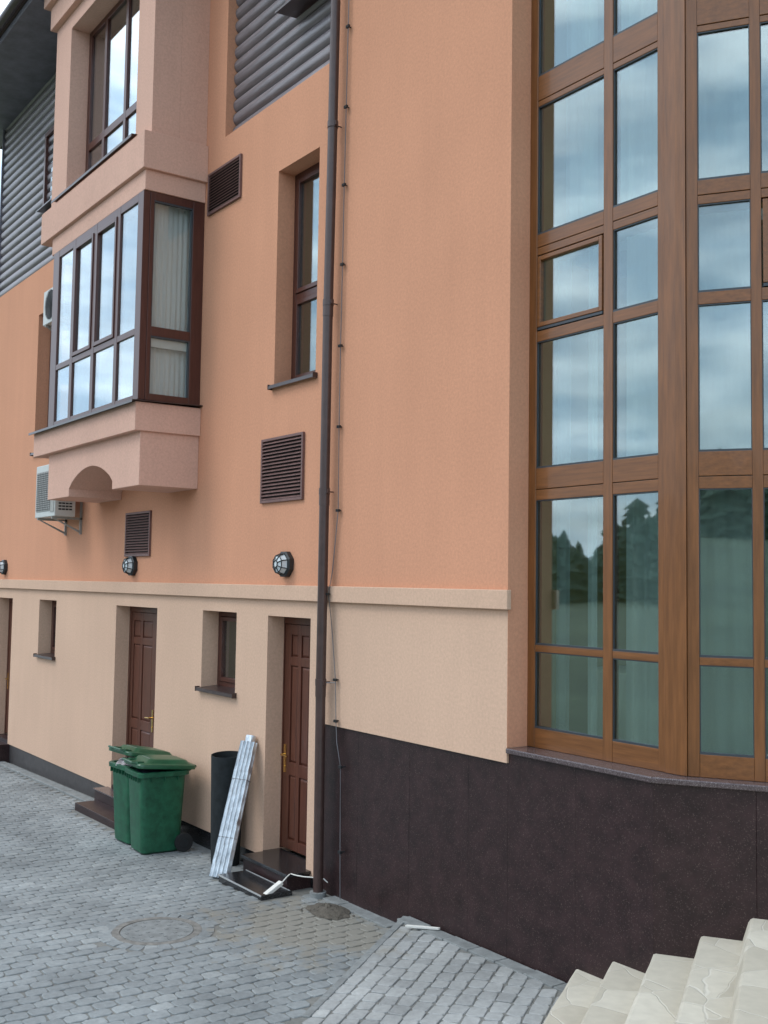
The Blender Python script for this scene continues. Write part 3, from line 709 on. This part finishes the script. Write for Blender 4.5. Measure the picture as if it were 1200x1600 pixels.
def oriel_side(xo, s_):
    f = MB(); x1, x0 = (xo, xo - .07) if s_ > 0 else (xo + .07, xo)
    f.box(x0, x1, yF + .082, -.63, fz0, fz1); f.box(x0, x1, -.145, -.002, fz0, fz1)
    for z0, z1 in ((fz0, 4.945), (5.61, 5.715), (7.175, fz1)): f.box(x0, x1, -.63, -.145, z0, z1)
    F2 = bpart(f, 'oriel_window', 'brownframe', bevel=.004); F2['label'] = 'side light of the oriel'
    xm = (x0 + x1) / 2
    gk = MB()
    for z0, z1 in ((4.945, 5.61), (5.715, 7.175)):
        gk.box(xm - .004, x1 - .004, -.63, -.622, z0, z1); gk.box(xm - .004, x1 - .004, -.165, -.145, z0, z1)
        gk.box(xm - .004, x1 - .004, -.622, -.165, z1 - .02, z1)
        sub(MB().box(xm - .003, xm + .003, -.63, -.145, z0, z1), 'pane', 'glassdim', F2)
    sub(gk, 'spacer', 'alu', F2)
    sub(MB().box(xm - .03, xm - .012, -.622, -.165, 5.49, 5.595), 'blind', 'white', F2)
oriel_side(XB1, 1); oriel_side(XB0 + .02, -1)
curtain(.13, .66, 4.87, 5.5, 'lower white curtain in the side light of the oriel', 11.56, Vector((0, 1, 0)), Vector((0, -.76, 0)), amp=.012, wl=.06)
curtain(.13, .62, 5.72, 7.2, 'tall white curtain in the side light of the oriel', 11.56, Vector((0, 1, 0)), Vector((0, -.76, 0)), amp=.012, wl=.06)
mb = MB(); mb.box(-14.4, -11.6, -.12, -.05, 4.87, 7.26); bpart(mb, 'room_wall', 'roomwhite')
curtain(-14.3, -11.7, 4.87, 7.2, 'long white curtain behind the front panes of the oriel', -.55, amp=.02, wl=.1)
# upper storey of the oriel
mb = MB(); ho = (-14.32, -11.90, 8.10, 10.40)
holed(mb, -14.93, XB1 - .0, 7.941, 11.6, [ho], y=-.69, t=.34); mb.box(XB1 - .25, XB1, -.349, -.001, 7.941, 11.6); mb.box(-14.93, -14.68, -.349, -.001, 7.941, 11.6)
bpart(mb, 'oriel_upper_wall', 'bay')
mb = MB(); mb.box(-15.0, -11.36, -.77, -.001, 10.62, 10.95); mb.box(-15.08, -11.28, -.85, -.001, 10.951, 11.7); bpart(mb, 'oriel_cornice', 'bay', bevel=.006)
f = MB(); y = -.435; a0, a1, z0, z1 = ho
xe = [a0 - .02, -14.22, -13.72, -13.64, -12.98, -12.90, -12.02, a1 + .02]
for k in range(0, len(xe), 2): f.box(xe[k], xe[k + 1], y, y + .07, z0 - .02, z1 + .02)
for k in range(1, len(xe) - 1, 2):
    for q in ((z0 - .02, z0 + .09), (8.70, 8.80), (z1 - .08, z1 + .02)): f.box(xe[k], xe[k + 1], y + .001, y + .069, q[0], q[1])
F = bpart(f, 'window', 'brownframe', bevel=.004); F['label'] = 'wide window in the upper oriel'
for k in range(1, len(xe) - 1, 2):
    sub(MB().box(xe[k] - .002, xe[k + 1] + .002, y + .025, y + .031, z0 + .09, 8.70), 'pane', 'glassbay', F)
    sub(MB().box(xe[k] - .002, xe[k + 1] + .002, y + .025, y + .031, 8.80, z1 - .08), 'pane', 'glassbay', F)
s_ = MB(); s_.prism([(-.755, 8.06), (y, 8.102), (y, 8.107), (-.755, 8.068), (-.758, 8.035), (-.754, 8.03)], a0 + .003, a1 - .003, 'x'); s_.prism([(-.76, 8.058), (-.692, 8.068), (-.692, 8.073), (-.762, 8.066), (-.765, 8.03), (-.76, 8.03)], a0 - .4, a1 + .05, 'x'); sub(s_, 'sill', 'metal', F)
mb = MB(); mb.box(-14.6, -11.7, -.03, -.01, 8, 11); bpart(mb, 'room_wall', 'roomwhite')
# ---- eaves and roof
mb = MB(); x = -21.0
mb.prism([(-1.0, 11.06), (.2, 11.1), (.2, 11.22), (-1.0, 11.16)], -21.1, -15.1, 'x'); mb.prism([(-1.0, 11.06), (.2, 11.1), (.2, 11.22), (-1.0, 11.16)], -11.25, -3, 'x')
bpart(mb, 'eave', 'soffit')
mb = MB(); mb.prism([(-1.05, 11.165), (3.9, 14.8), (8.8, 11.2), (8.8, 11.1), (3.9, 14.6), (-1.05, 11.225 - .055)][:4], -21.15, -3, 'x'); bpart(mb, 'roof', 'rooftile')
mb = MB()
gp = [(-1.06 - .07 + .07 * math.cos(a), 11.16 + .07 * math.sin(a)) for a in [math.pi + math.pi * k / 8 for k in range(9)]]; gp += [(p[0] * 1, p[1] + .0) for p in [(-1.065, 11.16), (-1.07, 11.15)]]
mb.prism(gp, -21.2, -15.12, 'x'); bpart(mb, 'gutter', 'metal')
mb = MB(); mb.prism(gp, -11.2, -8.42, 'x'); bpart(mb, 'gutter', 'metal')

# ------------------------------------------------------------------ things on the wall
def vent(x0, x1, z0, z1, n, label):
    e = empty('vent_grille', ((x0 + x1) / 2, 0, z0)); tag(e, label, 'vent', 'brown vent grilles on the wall')
    w2 = (x1 - x0) / 2; h = z1 - z0; t = .028
    f = MB(); f.box(-w2, -w2 + t, -.028, -.001, 0, h); f.box(w2 - t, w2, -.028, -.001, 0, h); f.box(-w2 + t, w2 - t, -.028, -.001, 0, t); f.box(-w2 + t, w2 - t, -.028, -.001, h - t, h)
    f.build('frame', 'vent', e, bevel=.003)
    MB().box(-w2 + t, w2 - t, -.004, -.001, t, h - t).build('back_plate', 'ventdark', e)
    s_ = MB(); p = (h - 2 * t) / n
    for k in range(n):
        z = t + k * p
        s_.prism([(-.030, z + .002), (-.026, z + .002), (-.006, z + p * .62), (-.006, z + p * .72), (-.030, z + p * .22)], -w2 + t + .0005, w2 - t - .0005, 'x')
    s_.build('slats', 'vent', e)
vent(-9.88, -9.04, 3.65, 4.315, 17, 'brown louvred vent above the near wall lamp, left of the downpipe')
vent(-13.51, -12.71, 3.14, 3.71, 15, 'brown louvred vent directly above a lamp under the oriel')
vent(-11.31, -10.50, 7.08, 7.575, 13, 'brown louvred vent high up beside the oriel cornice')

def lamp(x, label):
    e = empty('wall_lamp', (x, 0, 3.02)); tag(e, label, 'wall lamp', 'octagonal bulkhead lamps along the string course')
    n = 8; R1, R2, R3, r = .135, .115, .085, .035
    def ring(R, y, off=math.pi / 8): return [(R * math.cos(off + 6.2832 * k / n), y, R * math.sin(off + 6.2832 * k / n)) for k in range(n)]
    MB().loft([ring(R1, -.002), ring(R1, -.05), ring(R2, -.06), ring(R2, -.062)]).build('back_ring', 'blackmetal', e, bevel=.003)
    MB().loft([ring(R2 - .01, -.055), ring(R3, -.115), ring(r, -.135)]).build('diffuser', 'frosted', e)
    b = MB(); A, C_, D_ = ring(R2 - .004, -.06), ring(R3 + .004, -.118), ring(r + .002, -.139)
    for k in range(n):
        b.tube([A[k], C_[k], D_[k]], .0055, 6); b.tube([C_[k], C_[(k + 1) % n]], .0055, 6); b.tube([D_[k], D_[(k + 1) % n]], .0055, 6)
    b.build('cage', 'blackmetal', e, smooth=40)
lamp(-9.33, 'white faceted lamp in black cage right of the downpipe door'.replace('right of the downpipe door', 'between the nearest vent and nearest door'))
lamp(-13.24, 'white faceted lamp in black cage just under a vent below the oriel')
lamp(-18.86, 'white faceted lamp in black cage at the far left edge of the wall')

# downpipe
e = empty('downpipe', (-8.49, -.10, 0)); tag(e, 'dark brown round downpipe running the full height of the wall', 'drainpipe')
MB().tube([(.02, 0, 11.1), (.02, 0, 8.4), (.005, 0, 6.8), (-.015, 0, 5.3), (-.02, 0, 1.93), (0, 0, .03)], .046, 20).build('pipe', 'pipe', e, smooth=40)
for z, xx in ((7.18, .01), (5.47, -.012), (3.69, -.018), (1.93, -.02), (9.0, .02)):
    b = MB(); b.tube([(xx, 0, z - .03), (xx, 0, z + .03)], .0525, 20); b.box(xx - .075, xx - .045, -.012, .012, z - .025, z + .025); b.box(xx + .045, xx + .07, -.012, .012, z - .02, z + .02); b.tube([(xx, .04, z), (xx, .098, z)], .006, 8); b.build('bracket', 'pipe', e, smooth=40)
for z, xx in ((1.86, -.02), (5.40, -.014), (3.62, -.018)):
    MB().tube([(xx, 0, z - .06), (xx, 0, z + .05)], .0495, 20).build('socket', 'pipe', e, smooth=40)
MB().tube([(0, 0, .0), (0, 0, .05)], .075, 18).build('collar', 'stonekerb', e, smooth=40)
b = MB().tube([(-.02, 0, 1.94), (.06, .02, 1.93), (.13, .07, 1.935)], .004, 6); b.build('wire_tie', 'wire', e)

# lightning conductor
e = empty('earthing_wire', (-8.36, 0, 0)); tag(e, 'thin grey earthing wire clipped to the wall right of the downpipe', 'cable')
path = [(-8.33, 9.5), (-8.35, 8.11), (-8.36, 7.33), (-8.37, 6.58), (-8.375, 5.82), (-8.385, 5.05), (-8.385, 4.29), (-8.375, 3.51), (-8.455, 2.95), (-8.465, 2.74), (-8.45, 2.45), (-8.37, 1.96), (-8.35, 1.59), (-8.33, 1.40), (-8.26, 1.19), (-8.245, .44), (-8.23, .03)]
pts = [(x + 8.36, -.062 if abs(z - 2.74) < .1 else -.03, z) for x, z in path]
MB().tube(pts, .0042, 6).build('wire', 'wire', e, smooth=60)
for x, z in ((-8.35, 8.11), (-8.36, 7.33), (-8.37, 6.58), (-8.375, 5.82), (-8.385, 5.05), (-8.385, 4.29), (-8.375, 3.51), (-8.465, 2.74), (-8.37, 1.96), (-8.35, 1.59), (-8.26, 1.19), (-8.245, .44)):
    b = MB(); y1 = -.045 if abs(z - 2.74) < .01 else .02 if z < 1.5 else .0
    b.box(x + 8.36 - .022, x + 8.36 + .022, y1 - .045 if z > 1.5 else -.042, y1 - .022 if z > 1.5 else -.022, z - .012, z + .012); b.tube([(x + 8.36, y1 - .03, z), (x + 8.36, y1, z)], .006, 6); b.build('clip', 'blackmetal', e)

# air conditioners
def ac(x0, z0, yf, wd, h, d, label, brackets=True, rnd=True):
    e = empty('air_conditioner', (x0, yf, z0)); tag(e, label, 'air conditioner', 'outdoor air conditioning units on the wall')
    MB().box(0, wd, 0, d, 0, h).build('casing', 'white', e, bevel=.012, segs=3)
    g = MB(); cx, cz, R = wd * .40, h * .52, h * .42
    if not rnd:
        for k in range(18): g.box(wd * .10, wd * .78, -.014, -.010, h * (.14 + .04 * k), h * (.14 + .04 * k) + .006)
        for k in range(9): g.box(wd * (.10 + .084 * k), wd * (.10 + .084 * k) + .005, -.0165, -.0145, h * .12, h * .86)
        MB().box(wd * .09, wd * .79, -.009, -.001, h * .11, h * .87).build('fan_opening', 'greycase', e, bevel=.02)
    for k in range(7 if rnd else 0): 
        rr = R * (k + 1) / 7; g.tube([(cx + rr * math.cos(a * 6.2832 / 28), -.012, cz + rr * math.sin(a * 6.2832 / 28)) for a in range(29)], .003, 5)
    for k in range(10 if rnd else 0):
        a = k * .6283; g.tube([(cx, -.012, cz), (cx + R * math.cos(a), -.012, cz + R * math.sin(a))], .003, 5)
    g.build('fan_grille', 'darkgrille', e)
    if rnd: MB().tube([(cx, -.001, cz), (cx, -.004, cz)], R, 32).build('fan_opening', 'darkgrille', e, smooth=40)
    MB().box(wd * .80, wd * .97, -.008, -.001, h * .08, h * .92).build('service_panel', 'greycase', e, bevel=.003)
    s_ = MB()
    for k in range(6): 
        for q in range(4): s_.box(wd + .001, wd + .004, d * .18 + q * d * .17, d * .18 + q * d * .17 + d * .14, h * .12 + k * h * .055, h * .12 + k * h * .055 + h * .03)
    s_.build('side_vent', 'darkgrille', e)
    if brackets:
        for xx in (.1, wd - .13):
            b = MB(); b.box(xx, xx + .03, 0, -yf - .002, -.032, -.002); b.box(xx, xx + .03, -yf - .03, -yf - .002, -.032, .35)
            b.add([(xx, .03, -.032), (xx + .03, .03, -.032), (xx + .03, .06, -.032), (xx, .06, -.032), (xx, -yf - .03, -.22), (xx + .03, -yf - .03, -.22), (xx + .03, -yf - .03, -.19), (xx, -yf - .03, -.19)], [(0, 1, 5, 4), (2, 3, 7, 6), (0, 3, 7, 4), (1, 2, 6, 5)])
            b.box(xx, xx + .03, -yf - .03, -yf - .002, -.24, -.033); b.build('bracket', 'greycase', e)
ac(-15.96, 3.72, -.44, .87, .76, .30, 'white air conditioner on a bracket below the oriel, partly hidden by its arch', rnd=False)
ac(-16.14, 6.63, -.37, .82, .52, .28, 'white air conditioner high on the wall left of the oriel glazing')

# ------------------------------------------------------------------ steps
e = empty('door_steps', (-9.2, 0, 0)); tag(e, 'two polished black granite steps at the near brown door', 'steps')
b = MB(); b.box(-.45, .40, -.245, .012, -.1, .125); b.box(-.498, .325, .012, .195, .0, .1245); b.build('riser_block', 'granite', e)
b = MB(); b.box(-.47, .425, -.265, .197, .1255, .155); b.v = [v if not (v[1] > 0 and abs(v[0]) > .3) else ((-.499 if v[0] < 0 else .329), v[1], v[2]) for v in b.v]
b.v = list(b.v)
b = MB(); b.prism([(-.47, -.265), (.425, -.265), (.425, -.002), (.329, -.002), (.329, .197), (-.499, .197), (-.499, -.002), (-.47, -.002)], .1255, .155)
b.build('landing', 'granite_black', e, bevel=.004)
b = MB(); b.box(-.30, .54, -.59, -.268, -.1, .045); b.build('lower_step', 'granite_black', e, bevel=.004)
b = MB(); b.box(-.30, .54, -.5965, -.5905, .034, .048); b.box(-.30, .54, -.30, -.292, .0455, .049); b.build('edge_strip', 'lightstrip', e)
e = empty('door_steps', (-13.1, 0, 0)); tag(e, 'two dull dark granite steps at the door behind the green bins', 'steps')
MB().box(-.78, .66, -.185, .012, -.3, .10).build('upper_step', 'granite', e, bevel=.004)
MB().box(-.685, .635, .012, .195, -.1, .158).build('threshold', 'granite', e)
MB().box(-.66, .95, -.485, -.186, -.3, -.018).build('lower_step', 'granite', e, bevel=.004)
MB().box(-.80, .68, -.20, -.001, .1005, .115).build('landing', 'sillstone', e)
e = empty('door_steps', (-18.8, 0, 0)); tag(e, 'low dark granite step at the far left door', 'steps')
MB().box(-.5, .5, -.2, .012, -.3, .10).build('riser_block', 'granite', e); MB().box(-.42, .41, .013, .195, -.3, .15).build('threshold', 'granite', e)

# crazy-paved stone stairs beside the bow
def crazy():
    m = bpy.data.materials.new('crazy_paving_stone'); m.use_nodes = True; nt = m.node_tree; L = nt.links.new; p = nt.nodes['Principled BSDF']
    g = N(nt, 'ShaderNodeNewGeometry'); nn = N(nt, 'ShaderNodeTexNoise'); nn.inputs['Scale'].default_value = 3; L(g.outputs['Position'], nn.inputs['Vector'])
    va = N(nt, 'ShaderNodeVectorMath', operation='MULTIPLY_ADD'); va.inputs[1].default_value = (.12, .12, .12); L(nn.outputs['Color'], va.inputs[0]); L(g.outputs['Position'], va.inputs[2])
    v = N(nt, 'ShaderNodeTexVoronoi', feature='DISTANCE_TO_EDGE'); v.inputs['Scale'].default_value = 2.7; L(va.outputs[0], v.inputs['Vector'])
    v2 = N(nt, 'ShaderNodeTexVoronoi'); v2.inputs['Scale'].default_value = 2.7; L(va.outputs[0], v2.inputs['Vector'])
    r = N(nt, 'ShaderNodeValToRGB'); r.color_ramp.elements[0].position = .002; r.color_ramp.elements[1].position = .015; L(v.outputs['Distance'], r.inputs['Fac'])
    sp = N(nt, 'ShaderNodeSeparateColor'); L(v2.outputs['Color'], sp.inputs['Color'])
    r2 = N(nt, 'ShaderNodeValToRGB'); r2.color_ramp.elements[0].color = (.43, .395, .32, 1); r2.color_ramp.elements[1].color = (.55, .515, .43, 1); L(sp.outputs['Red'], r2.inputs['Fac'])
    n = N(nt, 'ShaderNodeTexNoise'); n.inputs['Scale'].default_value = 14; n.inputs['Detail'].default_value = 8; L(g.outputs['Position'], n.inputs['Vector'])
    mr = N(nt, 'ShaderNodeMapRange'); mr.inputs['From Min'].default_value = .3; mr.inputs['From Max'].default_value = .7; mr.inputs['To Min'].default_value = .93; mr.inputs['To Max'].default_value = 1.05; L(n.outputs['Fac'], mr.inputs['Value'])
    sc_ = N(nt, 'ShaderNodeVectorMath', operation='SCALE'); L(r2.outputs['Color'], sc_.inputs[0]); L(mr.outputs[0], sc_.inputs['Scale'])
    mx = N(nt, 'ShaderNodeMix', data_type='RGBA'); L(r.outputs['Color'], mx.inputs['Factor']); mx.inputs['A'].default_value = (.56, .53, .455, 1); L(sc_.outputs[0], mx.inputs['B']); L(mx.outputs['Result'], p.inputs['Base Color'])
    p.inputs['Roughness'].default_value = .75
    ad = N(nt, 'ShaderNodeMath', operation='MULTIPLY_ADD'); L(n.outputs['Fac'], ad.inputs[0]); ad.inputs[1].default_value = .35; L(r.outputs['Color'], ad.inputs[2])
    b = N(nt, 'ShaderNodeBump'); b.inputs['Strength'].default_value = .6; b.inputs['Distance'].default_value = .006; L(ad.outputs[0], b.inputs['Height']); L(b.outputs['Normal'], p.inputs['Normal'])
    return m
MT['crazy'] = crazy()
e = empty('stone_stairs', (0, 0, 0)); e.location = (-4, -2, 0); tag(e, 'pale crazy paved stone stairs rising along the bow wall at the lower right', 'stairs')
nos = [-4.52, -4.245, -3.955, -3.665, -3.375, -3.085, -2.8]
tops = [.255, .40, .545, .69, .835, .98, 1.125]
prof = [(nos[0] - .01, -.05)]
z0 = .0
for k, (s_, z) in enumerate(zip(nos, tops)):
    lo = (.10 if k == 0 else tops[k - 1] + .0)
    prof += [(s_, lo), (s_ + .035, z - .03), (s_ + .045, z - .008), (s_ + .06, z)]
prof += [(-1.6, 1.13), (-1.6, -.05)]
rings = []; nt_ = 40; random.seed(21)
for j in range(nt_ + 1):
    tt = j / nt_; ring = []
    for (s_, z) in prof:
        # start against the cladding: y = .0 on facet 1, facet-2 plane afterwards
        scc = su(CC.x, CC.y)
        if s_ < scc: tstart = (U2.y * s_ - .03) / (-V2.y)
        else: tstart = sv(CC.x, CC.y) - .025
        t = tstart + (5.2 - tstart) * tt
        c = U2 * (s_ + random.uniform(-.0025, .0025)) + V2 * t; ring.append((c.x + 4, c.y + 2, z + random.uniform(-.0012, .0012)))
    rings.append(ring)
MB().loft(rings).build('treads', 'crazy', e, smooth=20)

# ------------------------------------------------------------------ manhole
e = empty('manhole_cover', (MH[0], MH[1], 0)); tag(e, 'round worn manhole cover ringed by small setts in the paving', 'manhole cover')
MB().loft([[(r * math.cos(6.2832 * k / 40), r * math.sin(6.2832 * k / 40), z) for k in range(40)] for r, z in ((.36, -.02), (.36, .008), (.30, .009), (.298, .002), (.295, .001))], cap=False).build('rim', 'iron', e, smooth=40)
b = MB(); b.tube([(0, 0, -.02), (0, 0, .007)], .29, 40)
for rr in (.08, .16, .24):
    for k in range(int(rr * 60)):
        a = 6.2832 * k / int(rr * 60); b.box(rr * math.cos(a) - .014, rr * math.cos(a) + .014, rr * math.sin(a) - .014, rr * math.sin(a) + .014, .0072, .0105)
b.build('lid', 'stonekerb', e, smooth=40)

# ------------------------------------------------------------------ wheeled bins
def rrect(cx, cy, wx, wy, r, z, n=5):
    pts = []
    for qx, qy, a0 in ((1, 1, 0), (-1, 1, 90), (-1, -1, 180), (1, -1, 270)):
        for k in range(n + 1):
            a = math.radians(a0 + 90 * k / n); pts.append((cx + qx * (wx / 2 - r) + r * math.cos(a), cy + qy * (wy / 2 - r) + r * math.sin(a), z))
    return pts
def make_bin(lidang):
    e = empty('wheeled_bin')
    b = MB()
    b.loft([rrect(0, .0, .34, .38, .05, .0), rrect(0, 0, .385, .43, .055, .02), rrect(0, .0, .40, .445, .06, .10), rrect(0, .0, .455, .51, .06, .80), rrect(0, 0, .46, .515, .06, .84)])
    b.build('body', 'bin', e, smooth=40)
    b = MB(); b.loft([rrect(0, 0, .475, .53, .06, .815), rrect(0, 0, .52, .58, .07, .822), rrect(0, 0, .525, .585, .07, .865), rrect(0, 0, .505, .565, .06, .872), rrect(0, 0, .44, .50, .05, .872), rrect(0, 0, .43, .49, .05, .80)], cap=False)
    for sx in (-.17, -.1, -.03, .04, .11, .18): b.box(sx - .004, sx + .004, -.287, -.25, .77, .82)
    for sy in (-.15, 0, .15):
        b.box(.228, .255, sy - .004, sy + .004, .775, .82); b.box(-.255, -.228, sy - .004, sy + .004, .775, .82)
    b.build('rim', 'bin', e, smooth=40)
    # handle behind
    b = MB()
    for sx in (-.17, .17): b.tube([(sx, .27, .84), (sx, .33, .875), (sx, .36, .895)], .016, 10)
    b.tube([(-.2, .36, .895), (.2, .36, .895)], .017, 12); b.build('handle', 'binlid', e, smooth=40)
    # lid hinged at the handle bar, tilted open a little
    l = MB()
    def lr(w_, y0, y1, r, z): return rrect(0, (y0 + y1) / 2, w_, y1 - y0, r, z)
    l.loft([lr(.525, -.66, .0, .06, -.03), lr(.53, -.665, .0, .065, .0), lr(.52, -.655, -.01, .06, .012), lr(.44, -.56, -.06, .05, .022), lr(.40, -.53, -.09, .06, .055), lr(.34, -.47, -.14, .06, .064)])
    l.tube([(-.16, -.655, .012), (-.15, -.70, .02), (.15, -.70, .02), (.16, -.655, .012)], .012, 8)
    for sx in (-.12, .12): l.box(sx - .03, sx + .03, -.64, -.57, .012, .03)
    l.xf(Matrix.Translation((0, .36, .90)) @ Matrix.Rotation(-lidang, 4, 'X')); lid_ = l.build('lid', 'binlid', e, smooth=40)
    MB().box(-.12, .12, -.50, -.455, .058, .0605).xf(Matrix.Translation((0, .36, .90)) @ Matrix.Rotation(-lidang, 4, 'X')).build('painted_highlight', 'white', lid_)  # thin white box imitating the highlight on top of the lid
    for sx in (-.235, .235):
        wv = MB(); c = (0, .235, .10)
        rings = []
        for dx, r in ((-.022, .075), (-.022, .098), (0, .10), (.022, .098), (.022, .075)): rings.append([(sx + dx, c[1] + r * math.cos(6.2832 * k / 28), c[2] + r * math.sin(6.2832 * k / 28)) for k in range(28)])
        wh = wv.loft(rings).build('wheel', 'tyre', e, smooth=40)
        MB().tube([(sx - .027, c[1], c[2]), (sx + .027, c[1], c[2])], .045, 18).build('hub', 'blackmetal', wh, smooth=40)
    MB().tube([(-.2, .235, .10), (.2, .235, .10)], .012, 8).build('axle', 'blackmetal', e)
    return e
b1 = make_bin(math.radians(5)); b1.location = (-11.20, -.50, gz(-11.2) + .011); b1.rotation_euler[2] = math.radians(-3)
tag(b1, 'nearer green wheeled bin with its lid barely ajar, in front of the wall', 'wheeled bin', 'green wheeled bins')
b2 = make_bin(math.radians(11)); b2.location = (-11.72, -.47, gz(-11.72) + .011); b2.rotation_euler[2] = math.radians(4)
tag(b2, 'farther green wheeled bin overfull with its lid pushed up, behind the nearer bin', 'wheeled bin', 'green wheeled bins')
def crumple(cx, cy, cz, rx, ry, rz, seed, name, m, label, cat):
    random.seed(seed); bm = bmesh.new(); bmesh.ops.create_icosphere(bm, subdivisions=3, radius=1)
    for v in bm.verts:
        k = 1 + random.uniform(-.13, .13); v.co = Vector((v.co.x * rx * k, v.co.y * ry * k, v.co.z * rz * k))
    me = bpy.data.meshes.new(name); bm.to_mesh(me); bm.free(); me.materials.append(MT[m]); o = bpy.data.objects.new(name, me); COL.objects.link(o); o.location = (cx, cy, cz)
    tag(o, label, cat); return o
crumple(-11.72, -.55, .77, .20, .20, .075, 3, 'rubbish_bag', 'rubbish', 'red and white rubbish bulging under the raised lid of the farther bin', 'rubbish')
crumple(-11.20, -.58, .74, .20, .20, .055, 4, 'rubbish_bag', 'darkbag', 'dark rubbish showing under the lid of the nearer bin', 'rubbish')

# black roll
e = MB(); n = 56; rings = []
for z, r in ((0.005, .135), (.3, .145), (.7, .152), (1.11, .160)):
    rings.append([((r + .012 * k / n) * math.cos(6.2832 * k / n), (r + .012 * k / n) * math.sin(6.2832 * k / n), z + (.012 * math.sin(6.2832 * k / n) if z > 1 else 0)) for k in range(n + 5)])
for z, r in ((1.11, .150), (.5, .14), (.01, .12)):
    rings.append([((r + .012 * k / n) * math.cos(6.2832 * k / n), (r + .012 * k / n) * math.sin(6.2832 * k / n), z + (.012 * math.sin(6.2832 * k / n) if z > 1 else 0)) for k in range(n + 5)])
e.loft(rings, cap=False, close=False)
for q in range(3):
    e.loft([[((.135 - .01 * q - .0015 * k / n * 6) * math.cos(6.2832 * k / n), (.135 - .01 * q - .0015 * k / n * 6) * math.sin(6.2832 * k / n), z) for k in range(n)] for z in (.2, 1.08 - .01 * q)], cap=False, close=False)
o = e.build('roofing_felt_roll', 'felt', smooth=50); o.location = (-10.16, -.185, gz(-10.16) + .010); o.rotation_euler = (math.radians(0), math.radians(0), .6)
tag(o, 'tall open roll of black felt standing upright against the beige wall', 'roll')

# leaning bundle of corrugated galvanised strips
e = empty('metal_strip_bundle', (-9.64, -.52, gz(-9.64) + .012)); tag(e, 'leaning bundle of silvery corrugated metal strips against the wall by the step', 'metal strips')
dv = Vector((-.25, .45, 1.30)); ln = dv.length; q = dv.to_track_quat('Z', 'X'); e.rotation_mode = 'QUATERNION'; 
zz = dv.normalized(); xx = Vector((.80, .60, 0)); xx = (xx - zz * xx.dot(zz)).normalized(); yy = zz.cross(xx)
e.rotation_quaternion = Matrix(((xx.x, yy.x, zz.x), (xx.y, yy.y, zz.y), (xx.z, yy.z, zz.z))).to_quaternion()
random.seed(9)
for k in range(5):
    m_ = MB(); rows = []; w0 = .185; off = -.02 + k * .018; sh = random.uniform(-.005, .005)
    for j in range(29):
        z = (ln - .06 - .008 * (k % 3)) * j / 28; r = []
        for i in range(25):
            t = i / 24; x = (t - .5) * w0 + sh * (j / 28); y = off + .013 * math.sin(t * math.pi * 8) + .002 * math.sin(j * 1.7 + i)
            r.append((x * (1 - .12 * j / 28), y, z))
        rows.append(r)
    m_.loft(rows, cap=False, close=False); m_.build('strip', 'zinc', e, smooth=60)
m_ = MB(); m_.loft([[((.05 + .008 * math.sin(7 * a + z * 40)) * math.cos(a), .02 + (.035 + .006 * math.sin(5 * a)) * math.sin(a), z) for a in [6.2832 * k / 24 for k in range(24)]] for z in (ln - .12, ln - .05, ln - .01, ln + .005)]).build('wrapped_end', 'zinc', e, smooth=40)
for z in (.38, .95):
    m_ = MB(); m_.tube([(-.085, -.03, z), (.085, -.03, z), (.085, .07, z), (-.085, .07, z), (-.085, -.03, z)], .003, 5).build('binding_wire', 'wire', e)

# extension lead on the steps
e = empty('extension_lead', (-8.66, -.52, .0)); tag(e, 'white power strip with a cord dangling off the near door steps', 'power strip')
b = MB(); b.box(-.028, .028, -.11, .11, 0, .035)
b.xf(Matrix.Translation((-.045, .075, .052)) @ Matrix.Rotation(math.radians(6), 4, 'Z') @ Matrix.Rotation(math.radians(26), 4, 'X')); b.build('socket_block', 'whiteplastic', e, bevel=.006)
P_ = [(-.05, .175, .118), (-.05, .21, .15), (-.07, .26, .17), (-.09, .285, .167), (-.02, .30, .167), (.05, .34, .164), (.10, .38, .166), (.15, .42, .163), (.20, .46, .162), (.22, .49, .13)]
MB().tube(P_, .0055, 8).build('cord', 'whiteplastic', e, smooth=60)
# loose bits
random.seed(31)
b = MB()
for k in range(90):
    r = abs(random.gauss(0, .09)); a = random.uniform(0, 6.28); s_ = random.uniform(.006, .02); x, y = r * math.cos(a) * 1.5, r * math.sin(a)
    z = max(0, .045 - r * .35)
    b.add([(x - s_, y - s_, z), (x + s_, y - s_ * .6, z), (x + s_ * .7, y + s_, z), (x - s_ * .8, y + s_, z), (x, y, z + s_ * 1.3)], [(0, 1, 4), (1, 2, 4), (2, 3, 4), (3, 0, 4), (0, 3, 2, 1)])
b.loft([[(r * 1.5 * math.cos(6.2832 * k / 16) * random.uniform(.85, 1.15), r * math.sin(6.2832 * k / 16) * random.uniform(.85, 1.15), z) for k in range(16)] for r, z in ((.17, 0), (.11, .025), (.03, .045))])
o = b.build('dirt_pile', 'dirt'); o.location = (-8.05, -.27, .012); tag(o, 'small heap of brown dirt on the setts beside the foot of the downpipe', 'dirt pile')
b = MB(); b.prism([(-.14, -.012), (-.05, -.017), (.13, -.012), (.14, .008), (.02, .014), (-.13, .010)], 0, .018)
o = b.build('wood_offcut', 'whiteplastic', bevel=.003); o.location = (-6.93, -.10, ramp_z(-6.93, -.10) + .02); o.rotation_euler = (0, 0, math.radians(42)); tag(o, 'short white offcut lying on the paving against the granite wall', 'offcut')
